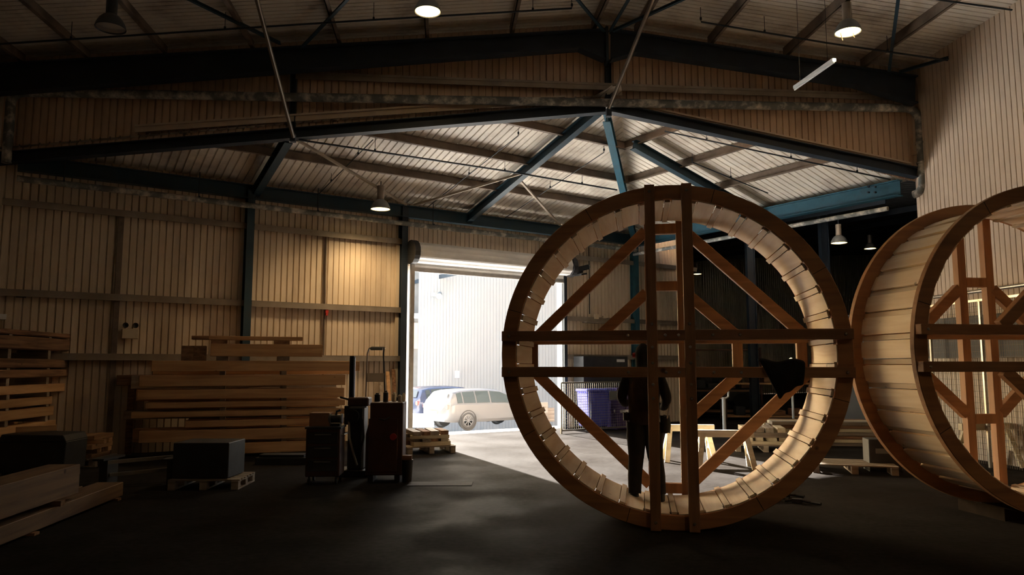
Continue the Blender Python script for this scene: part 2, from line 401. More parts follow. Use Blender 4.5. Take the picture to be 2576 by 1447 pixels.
# columns
def column(px,y0,y1,label,m='blue',off=.16,base=0,w=.16,h=.22):
    a=A(px,(y0+y1)/2,off); mb=MB(); mb.ibar(hz(a,base),hz(a,A(px,y0,off).z),w,h,.016,nA)
    return steel('steel_column',mb,m,label,'column','blue columns along the far wall')
column(624,478,850,'blue steel column standing behind the big timber stack')
column(1012,520,1000,'dark column at the left jamb of the roller door',m='navy')
column(1597,590,900,'blue corner column seen through the wheel, between the far wall and the dark bay',m='blueb')
# eave beams
mb=MB(); a=A(-40,398,.2);z=ZE-.10; mb.ibar(hz(L0+dA*.3+nA*.2,z),hz(C+nA*.2-dA*.2,z),.18,.30,.02)
steel('eave_beam',mb,'blue','long dark blue eave beam along the top of the far wall above the roller door','beam')
mb=MB(); mb.ibar(hz(K-nA*.25-dA*.15,z-.02),hz(C+nA*.25-dA*.15,z-.02),.20,.34,.02)
bb=steel('eave_beam',mb,'blueb','bright blue eave beam on the right leading to the elbow of the grey pipe','beam')
for px in(2185,2202):
    for py in(470,484): p=B(px,py,.27); MB().cyl(p+dA*.02,p-dA*.03,.022,n=8).build('bolt','navy',bb)
# rafters on the low roof
def roofpt(px,py,side,drop=0):
    # sight line meets the A or B slope (lowered by drop)
    r=ray(px,py); n,q=(nA,J) if side=='A' else (-dA,C)
    # z = ZE+.16-drop+KR*(p-q).n
    k=ZE+.16-drop; t=(k-KR*((q-EYE).dot(n))-CH)/(r.z-KR*r.dot(n)); return EYE+r*t
def perp(p,side,d0,d1,drop):  # line up the slope through p
    n=nA if side=='A' else -dA; q=J if side=='A' else C; c=(p-q).dot(n)
    f=lambda d: (p+n*(d-c)); 
    return [hz(f(d),ZE+.16-drop+KR*d) for d in(d0,d1)]
D0=distA(AP)
def rafter(px,py,side,label,m='blue',d0=.15,d1=None,w=.16,h=.22):
    p=roofpt(px,py,side,.28); a,b=perp(p,side,d0,d1 or D0-.1,.28); mb=MB(); mb.ibar(a,b,w,h,.016)
    return steel('roof_rafter',mb,m,label,'beam','blue rafters under the low roof')
rafter(1340,415,'A','long blue rafter falling from the apex to the eave above the roller door')
p=roofpt(690,412,'A',.28); dd=distA(H(738,345,.15))
rafter(682,420,'A','dark blue rafter dropping to the column behind the timber stack',d1=distA(H(738,345))-.05)
rafter(1700,424,'B','blue rafter running down to the right above the big wheel',d1=D0*.80)
mb=MB(); a=hz(AP,APZ-.12)+nA*-.1; b=hz(C,ZE-.05); mb.ibar(a+(b-a)*.03,b,.16,.24,.016); steel('hip_rafter',mb,'blueb','light blue hip rafter coming down from the apex behind the big wheel','beam')
# purlins of low roof, parallel to walls, meeting on the hip
lv=[D0*(1-k) for k in(.235,.475,.715)]
nm={0:'uppermost',1:'middle',2:'lowest'}
def hypd(side,d): # point on hypotenuse plane at distance d from wall
    q,e=(J+nA*d,dA) if side=='A' else (C-dA*d,nA); return meet(K,dH,q,e)
def hipd(d): return C+nA*d-dA*d
for i,d in enumerate(lv):
    for side in 'AB':
        a=hypd(side,d); b=hipd(d); z=ZE+.16+KR*d-.10
        mb=MB(); mb.bar(hz(a,z),hz(b,z),.02,.18); mb.bar(hz(a,z-.08)+( nA if side=='A' else -dA)*.03,hz(b,z-.08)+(nA if side=='A' else -dA)*.03,.07,.02)
        mb.bar(hz(a,z+.085),hz(b,z+.085),.07,.012)
        steel('roof_purlin',mb,'brownsteel','%s brown purlin under the low roof, on the %s slope'%(nm[i],'left' if side=='A' else 'right'),'purlin','brown purlins under the low roof')
# hall roof purlins
hx=[(-.9,'just left of the ridge'),(.9,'just right of the ridge')]
nam=['nearest to the ridge','second from the ridge','third from the ridge','fourth from the ridge','fifth from the ridge','sixth from the ridge']
for sgn,pxs in((-1,[1484,1281,1072,857,645,430,240,80]),(1,[1590,1772,1958,2148])):
    for i,px in enumerate(pxs):
        py=(120 if sgn<0 and px<500 else 90); p=H(px,py); p=hz(p,hallz(p)-.12)
        mb=MB(); q=p-dY*17; mb.bar(p-dY*.2,q,.022,.20,Z); mb.bar(p-dY*.2+Z*-.09+dH*.03,q+Z*-.09+dH*.03,.08,.02)
        w_={0:'nearest to the ridge',1:'second from the ridge',2:'third from the ridge',3:'fourth from the ridge',4:'fifth from the ridge',5:'sixth from the ridge',6:'seventh from the ridge',7:'eighth from the ridge'}[i]
        steel('roof_purlin',mb,'brownsteel','brown purlin of the hall roof on the %s side, %s'%('left' if sgn<0 else 'right',w_),'purlin','brown purlins of the hall roof')
# purlins of the bay beyond
for i in range(5):
    o1=C+dA*(2+3.4*i); z=ZE+.55+.10*(2.2+3.4*i)-.16
    mb=MB(); mb.bar(hz(o1-nA*25,z),hz(o1+nA*5,z),.05,.2)
    steel('roof_purlin',mb,'navy','dark purlin under the roof of the dark bay, %s beyond the blue eave beam'%['nearest','second','third','fourth','farthest'][i],'purlin','dark purlins of the bay beyond')
# girts on the far wall
for (py,nm_) in((563,'top'),(757,'middle'),(894,'low')):
    a=A(612,py,.06); z=a.z
    for s0,s1,w_ in((.1,(A(618,700)-L0).dot(dA),'left of the blue column'),((A(632,700)-L0).dot(dA),LA-.15,'between the blue column and the roller door')):
        mb=MB(); p=L0+dA*s0+nA*.07; q=L0+dA*s1+nA*.07; mb.bar(hz(p,z),hz(q,z),.14,.025); mb.bar(hz(p,z-.06)+nA*.06,hz(q,z-.06)+nA*.06,.02,.12)
        steel('wall_girt',mb,'railsteel','%s horizontal rail on the far wall, %s'%(nm_,w_),'rail','horizontal rails on the far wall')
for py,nm_ in((640,'upper'),(796,'middle'),(893,'low')):
    p=A(1412,py,.07); z=p.z; mb=MB(); q=CE; a=J+dA*.2+nA*.07; b=CE+nA*.07; mb.bar(hz(a,z),hz(b,z),.14,.025); mb.bar(hz(a,z-.06)+nA*.06,hz(b,z-.06)+nA*.06,.02,.12)
    steel('wall_girt',mb,'railsteel','%s horizontal rail on the wall right of the roller door'%nm_,'rail','horizontal rails right of the roller door')
def vstrip(px,y0,y1,w_,m,label,cat,name,off=.05):
    a=A(px,y0,off);b=A(px,y1,off); mb=MB(); mb.bar(hz(a,max(b.z,0)),a,w_,.05,nA); return steel(name,mb,m,label,cat)
vstrip(306,540,1100,.10,'brownsteel','tall brown cover strip on the far wall left of the emergency light','strip','cover_strip')
vstrip(822,590,1000,.03,'brownsteel','thin vertical conduit on the wall between stack and roller door','conduit','conduit')
vstrip(1001,600,1000,.09,'sheet','cream corner trim on the wall beside the door column','trim','corner_trim')
p=A(822,780,.1); mb=MB(); mb.box(p,(.07,.06,.14),dA,nA,Z); mb.box(p-Z*.1,(.05,.05,.06),dA,nA,Z); steel('call_point',mb,'red','small red call point on the thin wall conduit','alarm')
# ------------------------------------------------------------------ pipes and rods
def rod(name,p,q,r,m,label,cat,group=None,n=10):
    mb=MB(); mb.cyl(p,q,r,n=n); return steel(name,mb,m,label,cat,group,smooth=True)
# big dusty pipe across the gable with elbows
a=H(22,231,.225); b=H(2270,272,.225)
zp=H(1528,244,.225).z
path=[]
l=hz(H(24,300,.225),0); r_=hz(H(2312,300,.225),0)
zl=A(0,446,.35).z
for t in range(5):
    an=math.pi/2*t/4; path.append(hz(l+dH*.22*(1-math.cos(an)),H(24,231,.225).z-.22+.22*math.sin(an)))
path=[hz(l,H(24,410,.225).z)]+path
e=[]
zr=H(2270,272,.225).z
for t in range(7):
    an=math.pi/2*t/6; e.append(hz(r_-dH*.28*(1-math.sin(an)),zr-.28*(1-math.cos(an))))
path+=e
zb=RW(2318,478,.2).z
path.append(hz(r_,zb+.25))
for t in range(1,6):
    an=math.pi/2*t/5; path.append(hz(r_+(-nA)*.2*(1-math.cos(an))*1.0,zb+.2*(1-math.sin(an))))
root=MB().tube(path,.085,14)
bigp=steel('duct_pipe',root,'pipe','dusty grey pipe across the gable, bending down at both ends','pipe',smooth=True)
mb=MB()
for px in(300,900,1270,1760,2060,2240):
    p=H(px,245,.225); mb.cyl(hz(p,p.z)-dH*.02,hz(p,p.z)+dH*.02,.1,n=14)
del mb
for t in (.3,.62): 
    q=hz(r_,zb+.25+t*(zr-zb-.5)); MB().cyl(q-Z*.02,q+Z*.02,.1,n=16).build('pipe_joint','pipe',bigp)
# pipe along far wall
a=A(-30,441,.38); b=A(1392,600,.38); z=A(620,516,.38).z
pw=L0+dA*.3+nA*.38; qw=C+nA*.38-dA*.3
lp=steel('wall_pipe',MB().tube([hz(pw,z),hz(pw*.5+qw*.5,z),hz(qw,z)],.06,12),'pipe','long dusty pipe running along the top of the far wall over the roller door','pipe',smooth=True)
for px in(158,500,800,1090):
    p=A(px,500,.38); mb=MB(); mb.cyl(hz(p,z),hz(p,ZE+.15),.012,n=6); mb.box(hz(p,z+.05),(.03,.14,.03),dA,nA,Z); mb.build('pipe_hanger','navy',lp)
# second, lower pipe seen beyond door
b0=hz(K-nA*.3-dA*.6,ZE-.62); b1=hz(C+nA*.6-dA*.6,ZE-.62)
rod('wall_pipe',b0,b1,.05,'pipe','pipe under the bright blue eave beam on the right','pipe')
# silver inclined rods
e1=H(738,345,.35); 
def tie(pend,ptop_px,ptop_py,label,r=.038):
    # end at pend, heading toward camera up to the hall roof; the far end is where the sight line meets the roof underside
    r0=ray(ptop_px,ptop_py); best=None
    for i in range(200,1400):
        t=i*.01; p=EYE+r0*t
        if p.z>hallz(hz(p,0))-.2: best=p; break
    rod('tie_rod',pend,best,r,'galv',label,'rod','silver tie rods between roof and low frame',14)
    return best
t1=tie(e1,636,-40,'long silver tie rod slanting down on the left to the low rafter')
t2=tie(H(1532,272,.35),1658,-40,'long silver tie rod slanting down over the big wheel to the low apex')
for px,py,lb in((737,347,'left'),(1531,284,'over the wheel')):
    p=H(px,py,.3); mb=MB(); mb.box(p,(.10,.12,.16),dH,dY,Z); steel('rod_bracket',mb,'navy','dark bracket where the %s tie rod meets the low rafter'%('left-hand' if px<1000 else 'right-hand'),'bracket','brackets of the tie rods')
# hall roof braces (blue angles)
def hroof(px,py,drop=.25):
    r0=ray(px,py)
    for i in range(300,2200):
        t=i*.01; p=EYE+r0*t
        if p.z>hallz(hz(p,0))-drop: return p
    return EYE+r0*15
def brace(p,q,label,m='blue',w=.06):
    mb=MB(); mb.bar(p,q,w,.012); mb.bar(p+Z*w/2,q+Z*w/2,.012,w); return steel('roof_brace',mb,m,label,'brace','blue angle braces under the hall roof')
brace(H(705,112,.55),hroof(455,-10),'blue brace slanting up left from the high frame, left of the silver rod')
brace(H(760,120,.55),hroof(885,-12),'blue brace slanting up right from the high frame, right of the left silver rod')
brace(H(1520,80,.55),hroof(1440,-15),'blue brace rising left from the high apex')
brace(H(1534,80,.55),hroof(1590,-15),'blue brace rising from the high apex beside the right silver rod')
brace(H(1542,80,.55),hroof(1745,-12),'blue brace rising right from the high apex past the silver rod')
brace(H(2236,182,.5),hroof(2262,-20),'blue upright brace near the right wall behind the lit lamp')
brace(H(2262,184,.5),RW(2386,148,.05),'short blue brace from the high frame to the right wall')
# thin pipes
def thin(pts,label,r=.014,m='navy',group='thin pipes under the roofs',hang=0,zf=None):
    mb=MB().tube(pts,r,6); o=steel('thin_pipe',mb,m,label,'pipe',group)
    n=int(hang)
    for i in range(n):
        t=(i+.5)/n; k=t*(len(pts)-1); j=int(k); p=pts[j].lerp(pts[j+1],k-j)
        zt=zf(p) if zf else p.z+.15
        h=MB(); h.cyl(p,hz(p,zt),.006,n=5); h.cyl(p+V((0,0,.0)),p+Z*.05,.02,n=6); h.build('hanger','navy',o)
    return o
hzf=lambda p: hallz(p)-.02
thin([hroof(-20,112,.35),hroof(470,80,.35),hroof(940,50,.35),hroof(1438,21,.35),hroof(1439,12,.2)],'thin dark pipe crossing below the left half of the hall roof past the left lamp',.018,hang=5,zf=hzf)
thin([hroof(1762,45,.2),hroof(1764,55,.35),hroof(2080,108,.35),hroof(2384,152,.35)],'thin dark pipe below the right half of the hall roof under the lit lamp',.018,hang=3,zf=hzf)
thin([hroof(2330,-5,.35),hroof(2546,25,.35)],'thin dark pipe at the top right corner by the right wall',.016)
rz=lambda p: roofz(p)+.1
thin([roofpt(802,488,'A',.25),roofpt(938,352,'A',.25)],'thin pipe up the low roof slope, left of the hanging lamp',.011,hang=2,zf=rz)
thin([roofpt(1075,522,'A',.25),roofpt(1303,342,'A',.25),roofpt(1305,333,'A',.1)],'thin pipe up the low roof slope, right of the hanging lamp',.011,hang=2,zf=rz)
thin([roofpt(1268,550,'A',.25),roofpt(1519,384,'A',.25),roofpt(1520,375,'A',.1)],'thin pipe up the low roof slope next to the light blue hip rafter',.011,hang=2,zf=rz)
thin([roofpt(752,352,'A',.4),roofpt(1270,430,'A',.4),roofpt(1552,478,'A',.4)],'long thin pipe parallel to the purlins, across the blue rafter',.02,hang=3,zf=rz)
thin([roofpt(1672,330,'B',.3),roofpt(1990,398,'B',.3),roofpt(2240,452,'B',.3)],'thin pipe under the right slope from the low rafter to the blue eave beam',.016,hang=3,zf=rz)
thin([roofpt(1742,400,'B',.15),roofpt(1741,408,'B',.3),roofpt(1932,486,'B',.3)],'short thin pipe under the right slope just above the wheel',.014,hang=2,zf=rz)
for p,q,lb in(((748,352),(1022,515),'thin brace from the low rafter node down to the door column'),((1310,437),(1042,516),'thin brace from the blue rafter down to the door column'),((1305,450),(1408,566),'thin brace from the blue rafter down to the eave above the door')):
    a=roofpt(*p,'A',.34); b=roofpt(*q,'A',.34); mb=MB(); mb.bar(a,b,.05,.05); steel('roof_brace',mb,'railsteel',lb,'brace','thin braces under the low roof')
# ------------------------------------------------------------------ roller door
jw=(J-LJ).length
root=thing('roller_door',tuple(LJ+nA*.15),ra(dA),'rolled-up slatted shutter of the bright doorway','shutter')
zc=DZ+.36; rr=.25
o0=LJ+nA*.42
mb=MB(); prof=[]
nn=40
vs=[];fs=[]
for e_ in(0,1):
    c=hz(o0+dA*(jw*e_),zc)
    for i in range(nn):
        a_=2*math.pi*i/nn; rad=rr*(1+(.05 if i%4<2 else 0)); vs.append(c+nA*(rad*math.cos(a_))+Z*(rad*math.sin(a_)))
for i in range(nn): fs.append((i,(i+1)%nn,nn+(i+1)%nn,nn+i))
fs+=[tuple(range(nn)),tuple(range(nn,2*nn))]
mb.add(vs,fs).build('barrel','door',root)
mb=MB(); 
for k in range(5):
    mb.bar(hz(o0-nA*.16,zc-.12-k*.075),hz(o0-nA*.16+dA*jw,zc-.12-k*.075),.03,.07)
mb.build('curtain','door',root)
mb=MB(); mb.bar(hz(o0-nA*.16,DZ-.03),hz(o0-nA*.16+dA*jw,DZ-.03),.06,.08); mb.build('bottom_rail','galv',root)
for e_,nme in((-.09,'l'),(jw+.09,'r')):
    c=hz(o0+dA*e_,zc); mb=MB(); mb.cyl(c-dA*.07,c+dA*.07,.30,n=18); mb.box(c-nA*.2,(.1,.3,.5),dA,nA,Z); mb.build('end_bracket','char',root)
for e_ in(-.02,jw+.02):
    c=LJ+dA*e_+nA*.26; mb=MB(); mb.bar(hz(c,0),hz(c,DZ+.3),.10,.07,nA); mb.build('guide_rail','galv' if e_<0 else 'navy',root)
# jambs/outside reveal
for s_,nme in((LJ-dA*.08,'trim_1'),(J+dA*.08,'trim_2')):
    mb=MB(); mb.bar(hz(s_,0),hz(s_,DZ+.05),.12,.24,nA); struct(mb.build(nme,'door'))
# ------------------------------------------------------------------ outside
def og(p):   # yard falls away from the door
    d=-(p-J).dot(nA); 
    if d<0: return 0
    return -.078*d-.0014*d*d
yd=MB(); ns=14; W0,W1=-34,30
vs=[];fs=[]
for i in range(ns+1):
    d=.0+34*i/ns
    for s_ in(W0,W1):
        p=J+dA*s_-nA*d; vs.append(hz(p,og(p)-.004))
for i in range(ns): fs.append((2*i,2*i+1,2*i+3,2*i+2))
yd.add(vs,fs); struct(yd.build('yard_ground','outground',origin=J))
BY=37.5
w=MB(); p0=depth(1051,900,BY); p0.z=-3; zt=depth(1200,640,BY).z
corr(w,p0,V((1,.12,0)).normalized(),Z,V((.12,-1,0)).normalized(),13,lambda s:(0,3+zt),.16,.03,.012)
ob=w.build('warehouse','outwall',origin=p0); tag(ob,'pale clad warehouse wall across the yard, seen through the doorway','building')
pd=depth(1150,942,BY-.4); mb=MB(); mb.box(pd,(.22,.12,.34)); mb.build('meter_box','white',ob)
pd=depth(1094,742,BY-.5); mb=MB(); mb.box(pd,(.36,.3,.2)); mb.cyl(pd+V((.25,0,.05)),pd+V((.25,-.3,-.1)),.12,.16); mb.build('flood_light','grey',ob)
# recess building on the left
q0=depth(900,900,40); lab=thing('side_building',(q0.x,q0.y,-1.5),0,'darker building with a reddish door at the left edge of the doorway','building')
q1=depth(1054,900,40)
MB().box(V(((q0.x+q1.x)/2,41,3)),(q1.x-q0.x,2,10)).build('wall','greywall',lab)
c1=depth(1030,845,39.9); MB().box(V((c1.x-.2,39.9,c1.z)),(1.3,.1,1.4)).build('door','brick',lab)
c2=depth(1030,795,39); MB().box(V((c2.x-.3,39,c2.z)),(2.0,1.6,.16)).build('canopy','white',lab)
# cars
def car(name,loc,rz,m,label,scale=1.0,wagon=True):
    root=thing(name,loc,rz,label,'car','cars parked in the yard')
    L_,W_=4.7,1.78
    st=[(-2.35,.45,.62,.66,.60),(-2.30,.30,.80,.92,.86),(-2.15,.27,.90,1.05,1.0),(-1.95,.26,.93,1.36,1.0),(-1.6,.25,.94,1.43,1.0),(-1.0,.24,.93,1.46,1.0),(-.3,.23,.92,1.46,1.0),(.25,.23,.91,1.41,1.0),(.75,.23,.90,1.18,1.0),(1.15,.24,.90,.96,1.0),(1.6,.25,.86,.90,.99),(2.0,.27,.78,.81,.95),(2.25,.32,.68,.70,.86),(2.36,.45,.58,.60,.70)]
    def ringpts(x,zb,zbelt,zt,wf):
        hw=W_/2*wf; cab=max(0,(zt-zbelt))
        rw=hw*(1-.26*min(1,cab/.5)) if cab>.08 else hw*.86
        return [(x,0,zb),(x,hw*.85,zb),(x,hw*.98,zb+.12),(x,hw,.62 if zbelt>.7 else zb+.1),(x,hw*.985,zbelt-.03),(x,hw*.95,zbelt),(x,(hw*.95*.55+rw*.45),zbelt+(zt-zbelt)*.5),(x,rw,zbelt+(zt-zbelt)*.90),(x,rw*.86,zt),(x,0,zt+.02)]
    rings=[]
    for s_ in st:
        h=ringpts(*s_); rings.append(h+[(x,-y,z) for x,y,z in h[-2:0:-1]])
    n=len(rings[0]); b=MB(); vs=[V(p) for r in rings for p in r]; fs=[]
    for i in range(len(rings)-1):
        for k in range(n): fs.append((i*n+k,i*n+(k+1)%n,(i+1)*n+(k+1)%n,(i+1)*n+k))
    fs+=[tuple(range(n)),tuple(range((len(rings)-1)*n,len(rings)*n))]
    b.add(vs,fs); bo=b.build('body',m,root,local=True,smooth=True)
    def quad(mb,i,j,k0,k1,in0=.0,in1=.0,lo=.12,hi=.0,off=.012,sds=None):
        for sd in(sds if sds else (1,-1)):
            def P(i,k,fr=0): 
                p=V(ringpts(*st[i])[k]); return p
            a,b_,c,d=P(i,k0),P(j,k0),P(j,k1),P(i,k1)
            a,b_=a.lerp(b_,in0),b_.lerp(a,in1); d,c=d.lerp(c,in0),c.lerp(d,in1)
            a2=a.lerp(d,lo); b2=b_.lerp(c,lo); c2=c.lerp(b_,hi); d2=d.lerp(a,hi)
            q=[v+V((0,off,0)) for v in(a2,b2,c2,d2)]
            if sd<0: q=[V((v.x,-v.y,v.z)) for v in q]
            mb.add(q,[(0,1,2,3)])
    for (i,j,a0,a1) in((3,4,.35,0),(4,5,.1,.0),(5,6,.08,.04),(6,7,.08,0),(7,8,.0,.25)):
        for sd_ in(1,-1):
            mb=MB(); quad(mb,i,j,5,6,a0,a1,.12,0,sds=(sd_,)); quad(mb,i,j,6,7,a0,a1,0,.1,sds=(sd_,)); mb.build('side_window','glass',root,local=True)
    mb=MB(); mb.add([V((-2.20,y,z)) if z<1.2 else V((-2.02,y,z)) for y,z in((-.62,1.06),(.62,1.06),(.5,1.33),(-.5,1.33))],[(0,1,2,3)])
    mb.build('rear_window','glass',root,local=True)
    mb=MB(); mb.add([V((.36,-.55,1.37)),V((.36,.55,1.37)),V((1.1,.66,.985)),V((1.1,-.66,.985))],[(0,1,2,3)]); mb.build('windscreen','glass',root,local=True)
    for s_ in(-1,1):
        MB().box(V((-2.2,s_*.72,.83)),(.2,.22,.16)).build('tail_lamp','tail',root,local=True,bevel=.02)
        MB().box(V((.85,s_*.96,.98)),(.12,.2,.13)).build('wing_mirror',m,root,local=True,bevel=.03)
        for x in(-1.38,1.36):
            w_=MB(); c=V((x,s_*.76,.32)); ax=V((0,s_,0))
            w_.lathe(c,[(.0,-.1),(.31,-.1),(.325,-.06),(.325,.1),(.30,.13),(.22,.13)],28,ax); wo=w_.build('wheel','tyre',root,local=True,smooth=True)
            r_=MB(); r_.lathe(c,[(.22,.10),(.225,.135),(.20,.14),(.19,.10)],28,ax)
            for k in range(8):
                a_=2*math.pi*k/8; d=V((math.cos(a_),0,math.sin(a_))); r_.bar(c+ax*.12,c+ax*.12+d*.2,.03,.035,ax)
            r_.cyl(c+ax*.08,c+ax*.14,.05,n=10); r_.build('hub','silver',wo,local=True)
            h=MB(); h.lathe(c,[(.30,.115),(.385,.125),(.385,.138),(.345,.14)],28,ax); h.build('arch','tyre',root,local=True)
    MB().box(V((-2.36,0,.62)),(.03,.5,.11)).build('number_plate','cream',root,local=True)
    return root
Pc=depth(1152,1078,26.6); Pc.z=og(Pc)
ang=math.radians(-8)
dirc=(depth(1293,1072,27.9)-depth(1152,1078,26.3)); th=math.atan2(dirc.y,dirc.x)
cpos=depth(1152,1070,26.2); off=V((math.cos(th)*1.38,math.sin(th)*1.38,0))+V((-math.sin(th),math.cos(th),0))*.76
cc=cpos+off; cc.z=0; cc.z=depth(1152,1080,26.2).z
cc=cc+V((.25,0,0)); _c=car('estate_car',tuple(cc),th,'silver','silver estate car parked outside the roller door, rear towards the left'); _c.scale=(.94,.94,.94)
c2=depth(1060,1050,31.5); zz2=depth(1048,1062,29.5).z
car('blue_car',(c2.x+1.2,c2.y,zz2-.1),th+math.radians(4),'bluecar','blue-grey car partly hidden behind the silver estate car')
mb=MB(); b_=depth(1062,1058,28.0); mb.box(b_,(.9,.12,.5)); steel('low_barrier',mb,'white','pale low panel on the yard beside the blue-grey car','barrier')
p=depth(1366,1038,33); mb=MB(); mb.box(p,(.42,.4,.9)); mb.box(p+V((.35,.2,-.1)),(.3,.4,.6)); steel('yard_cabinet',mb,'grayw','brown and white boxes at the foot of the warehouse wall, behind the wheel','box')
# ------------------------------------------------------------------ the wooden wheels
def ringmesh(mb,r0,r1,y0,y1,n=96):
    vs=[];fs=[]
    for i in range(n):
        a=2*math.pi*i/n; s_,c_=math.sin(a),math.cos(a)
        vs+=[V((r*s_,y,r*c_)) for r,y in((r0,y0),(r1,y0),(r1,y1),(r0,y1))]
    for i in range(n):
        j=(i+1)%n
        for k in range(4): fs.append((4*i+k,4*i+(k+1)%4,4*j+(k+1)%4,4*j+k))
    return mb.add(vs,fs)
def wheel(loc,th,label,diags_back,diags_front,blocks_back,W=1.27,R=1.88,Ri=1.72,lift=0,mr='ring',mf='frame',mx='framex'):
    root=thing('water_wheel',loc,-th,label,'wheel','large timber wheels in the workshop')
    O=V((0,0,R+lift))
    def shift(mb): mb.v=[v+O for v in mb.v]; return mb
    def bolts(par,pts,y):
        for (x,z) in pts:
            b=MB(); b.lathe(V((x,y,z)),[(0,-.014),(.010,-.014),(.015,-.008),(.017,0)],10,V((0,1,0))); shift(b).build('bolt','galv',par,local=True,smooth=True)
    for y0,nm in((0,'front_rim'),(W-.075,'back_rim')):
        o=shift(ringmesh(MB(),Ri,R,y0,y0+.075)).build(nm,mr,root,local=True,bevel=.006)
        # felloe joints
        for k in range(8):
            jm=MB()
            a=2*math.pi*(k+.35)/8; d=V((math.sin(a),0,math.cos(a))); t=V((d.z,0,-d.x))
            jm.box(d*(R+Ri)/2+V((0,y0-.0008 if y0==0 else y0+.0758,0)),(.006,.003,R-Ri-.004),t,V((0,1,0)),d)
            shift(jm).build('rim_joint','black',o,local=True)
    N=38; y0,y1=.075,W-.075; bw=.06/Ri; gap=.009/Ri; gp=2*math.pi/N
    bd=MB()
    def arcbox(mb,a0,a1,r0,r1,ya,yb,seg=2):
        vs=[];fs=[]
        for i in range(seg+1):
            a=a0+(a1-a0)*i/seg; s_,c_=math.sin(a),math.cos(a)
            vs+=[V((r*s_,y,r*c_)) for r,y in((r0,ya),(r1,ya),(r1,yb),(r0,yb))]
        for i in range(seg):
            for k in range(4): fs.append((4*i+k,4*i+4+k,4*i+4+(k+1)%4,4*i+(k+1)%4))
        fs+=[(0,1,2,3),tuple(4*seg+k for k in(3,2,1,0))]
        mb.add(vs,fs)
    for k in range(N):
        c=gp*(k+.5); hw=gp/2-bw/2-gap; no=.011/Ri
        arcbox(bd,c-hw,c+hw,Ri-.012,Ri+.02,y0+.05,y1-.05); arcbox(bd,c-hw+no,c+hw-no,Ri-.012,Ri+.02,y0,y0+.05); arcbox(bd,c-hw+no,c+hw-no,Ri-.012,Ri+.02,y1-.05,y1)
        arcbox(bd,c-hw+no,c+hw-no,Ri-.012,Ri-.001,.01,y0) 
    shift(bd).build('drum_boarding','board',root,local=True)
    for k in range(N):
        c=gp*k; b=MB(); arcbox(b,c-bw/2,c+bw/2,Ri-.028,Ri+.026,y0-.03,y1+.035,1)
        b.v=[v if not(v.y<y0 and V((v.x,0,v.z)).length>Ri-.002) else V((v.x*.0+v.x*(Ri-.004)/V((v.x,0,v.z)).length,v.y,v.z*(Ri-.004)/V((v.x,0,v.z)).length)) for v in b.v]
        b.v=[v if not(v.y>y1 and V((v.x,0,v.z)).length>Ri-.002) else V((v.x*(Ri-.004)/V((v.x,0,v.z)).length,v.y,v.z*(Ri-.004)/V((v.x,0,v.z)).length)) for v in b.v]
        shift(b).build('batten','board',root,local=True)
    s=.2; t=.112
    for yf,face in((-.10,'front'),(W,'back')):
        yc=yf+.05
        hgt=math.sqrt(R*R-(s+t/2)**2)
        for sx in(-1,1):
            b=MB(); b.box(V((sx*s,yc-.008*(1 if face=='front' else -1),0)),(t,.10,2*hgt+.01)); 
            b.v=[V((v.x,v.y,max(v.z,-R+.0))) for v in b.v]
            o=shift(b).build('post',mf,root,local=True,bevel=.005)
            if face=='front': bolts(o,[(sx*s,zz) for zz in(R-.09,.32,.05+.02,-.10,-.33,-.48,-R+.1)],yf-.008)
        for sz in(-1,1):
            b=MB(); b.box(V((0,yc,sz*s)),(2*hgt,.096,t)); o=shift(b).build('cross_beam',mx,root,local=True,bevel=.005)
            if face=='front': bolts(o,[(xx,sz*s) for xx in(-R+.10,-.46,-.06,.08,.44,.72,R-.10)],yf+.002)
    def diag(a,b_,y,t=.135):
        m_=MB(); m_.bar(V((a[0],y,a[1])),V((b_[0],y,b_[1])),.085,t,V((0,1,0)).cross(V((b_[0]-a[0],0,b_[1]-a[1])).normalized())); 
        return shift(m_).build('brace',mx,root,local=True,bevel=.005)
    for a,b_ in diags_back: diag(a,b_,W+.05)
    for a,b_ in diags_front: diag(a,b_,-.05)
    for cx,cz,sx,sz in blocks_back:
        b=MB(); b.box(V((cx,W+.05,cz)),(sx,.09,sz)); shift(b).build('spacer_block',mf,root,local=True,bevel=.004)
    return root
ou=[((s1*.24,s2*1.60),(s1*1.66,s2*.24)) for s1 in(-1,1) for s2 in(1,-1)]
inn=lambda s1,s2:((s1*.24,s2*.80),(s1*.86,s2*.24))
TH1=math.radians(9.9)
w1=wheel((1.735,8.085,0),TH1,'big timber wheel in the centre with a person standing inside it',ou+[inn(-1,1),inn(1,1),inn(1,-1)],[],
  [(0,1.62,.3,.13),(0,.88,.3,.12),(0,-1.64,.3,.12),(-1.70,0,.10,.3),(.86,0,.12,.3),(1.62,0,.12,.3)])
TH2=math.radians(-9.2)
w2=wheel((6.19,8.27,.0),TH2,'large pale timber wheel at the right edge, seen from its side',[inn(-1,1),inn(1,1),inn(-1,-1),inn(1,-1)],[inn(-1,1),inn(1,1),((.24,1.60),(1.66,.24)),inn(-1,-1),inn(1,-1),((.24,-1.60),(1.66,-.24))],
  [(0,-.86,.3,.12),(0,.88,.3,.12)],W=1.2,lift=.06)
w2['label']='large pale timber wheel at the right edge, its planked drum side visible'
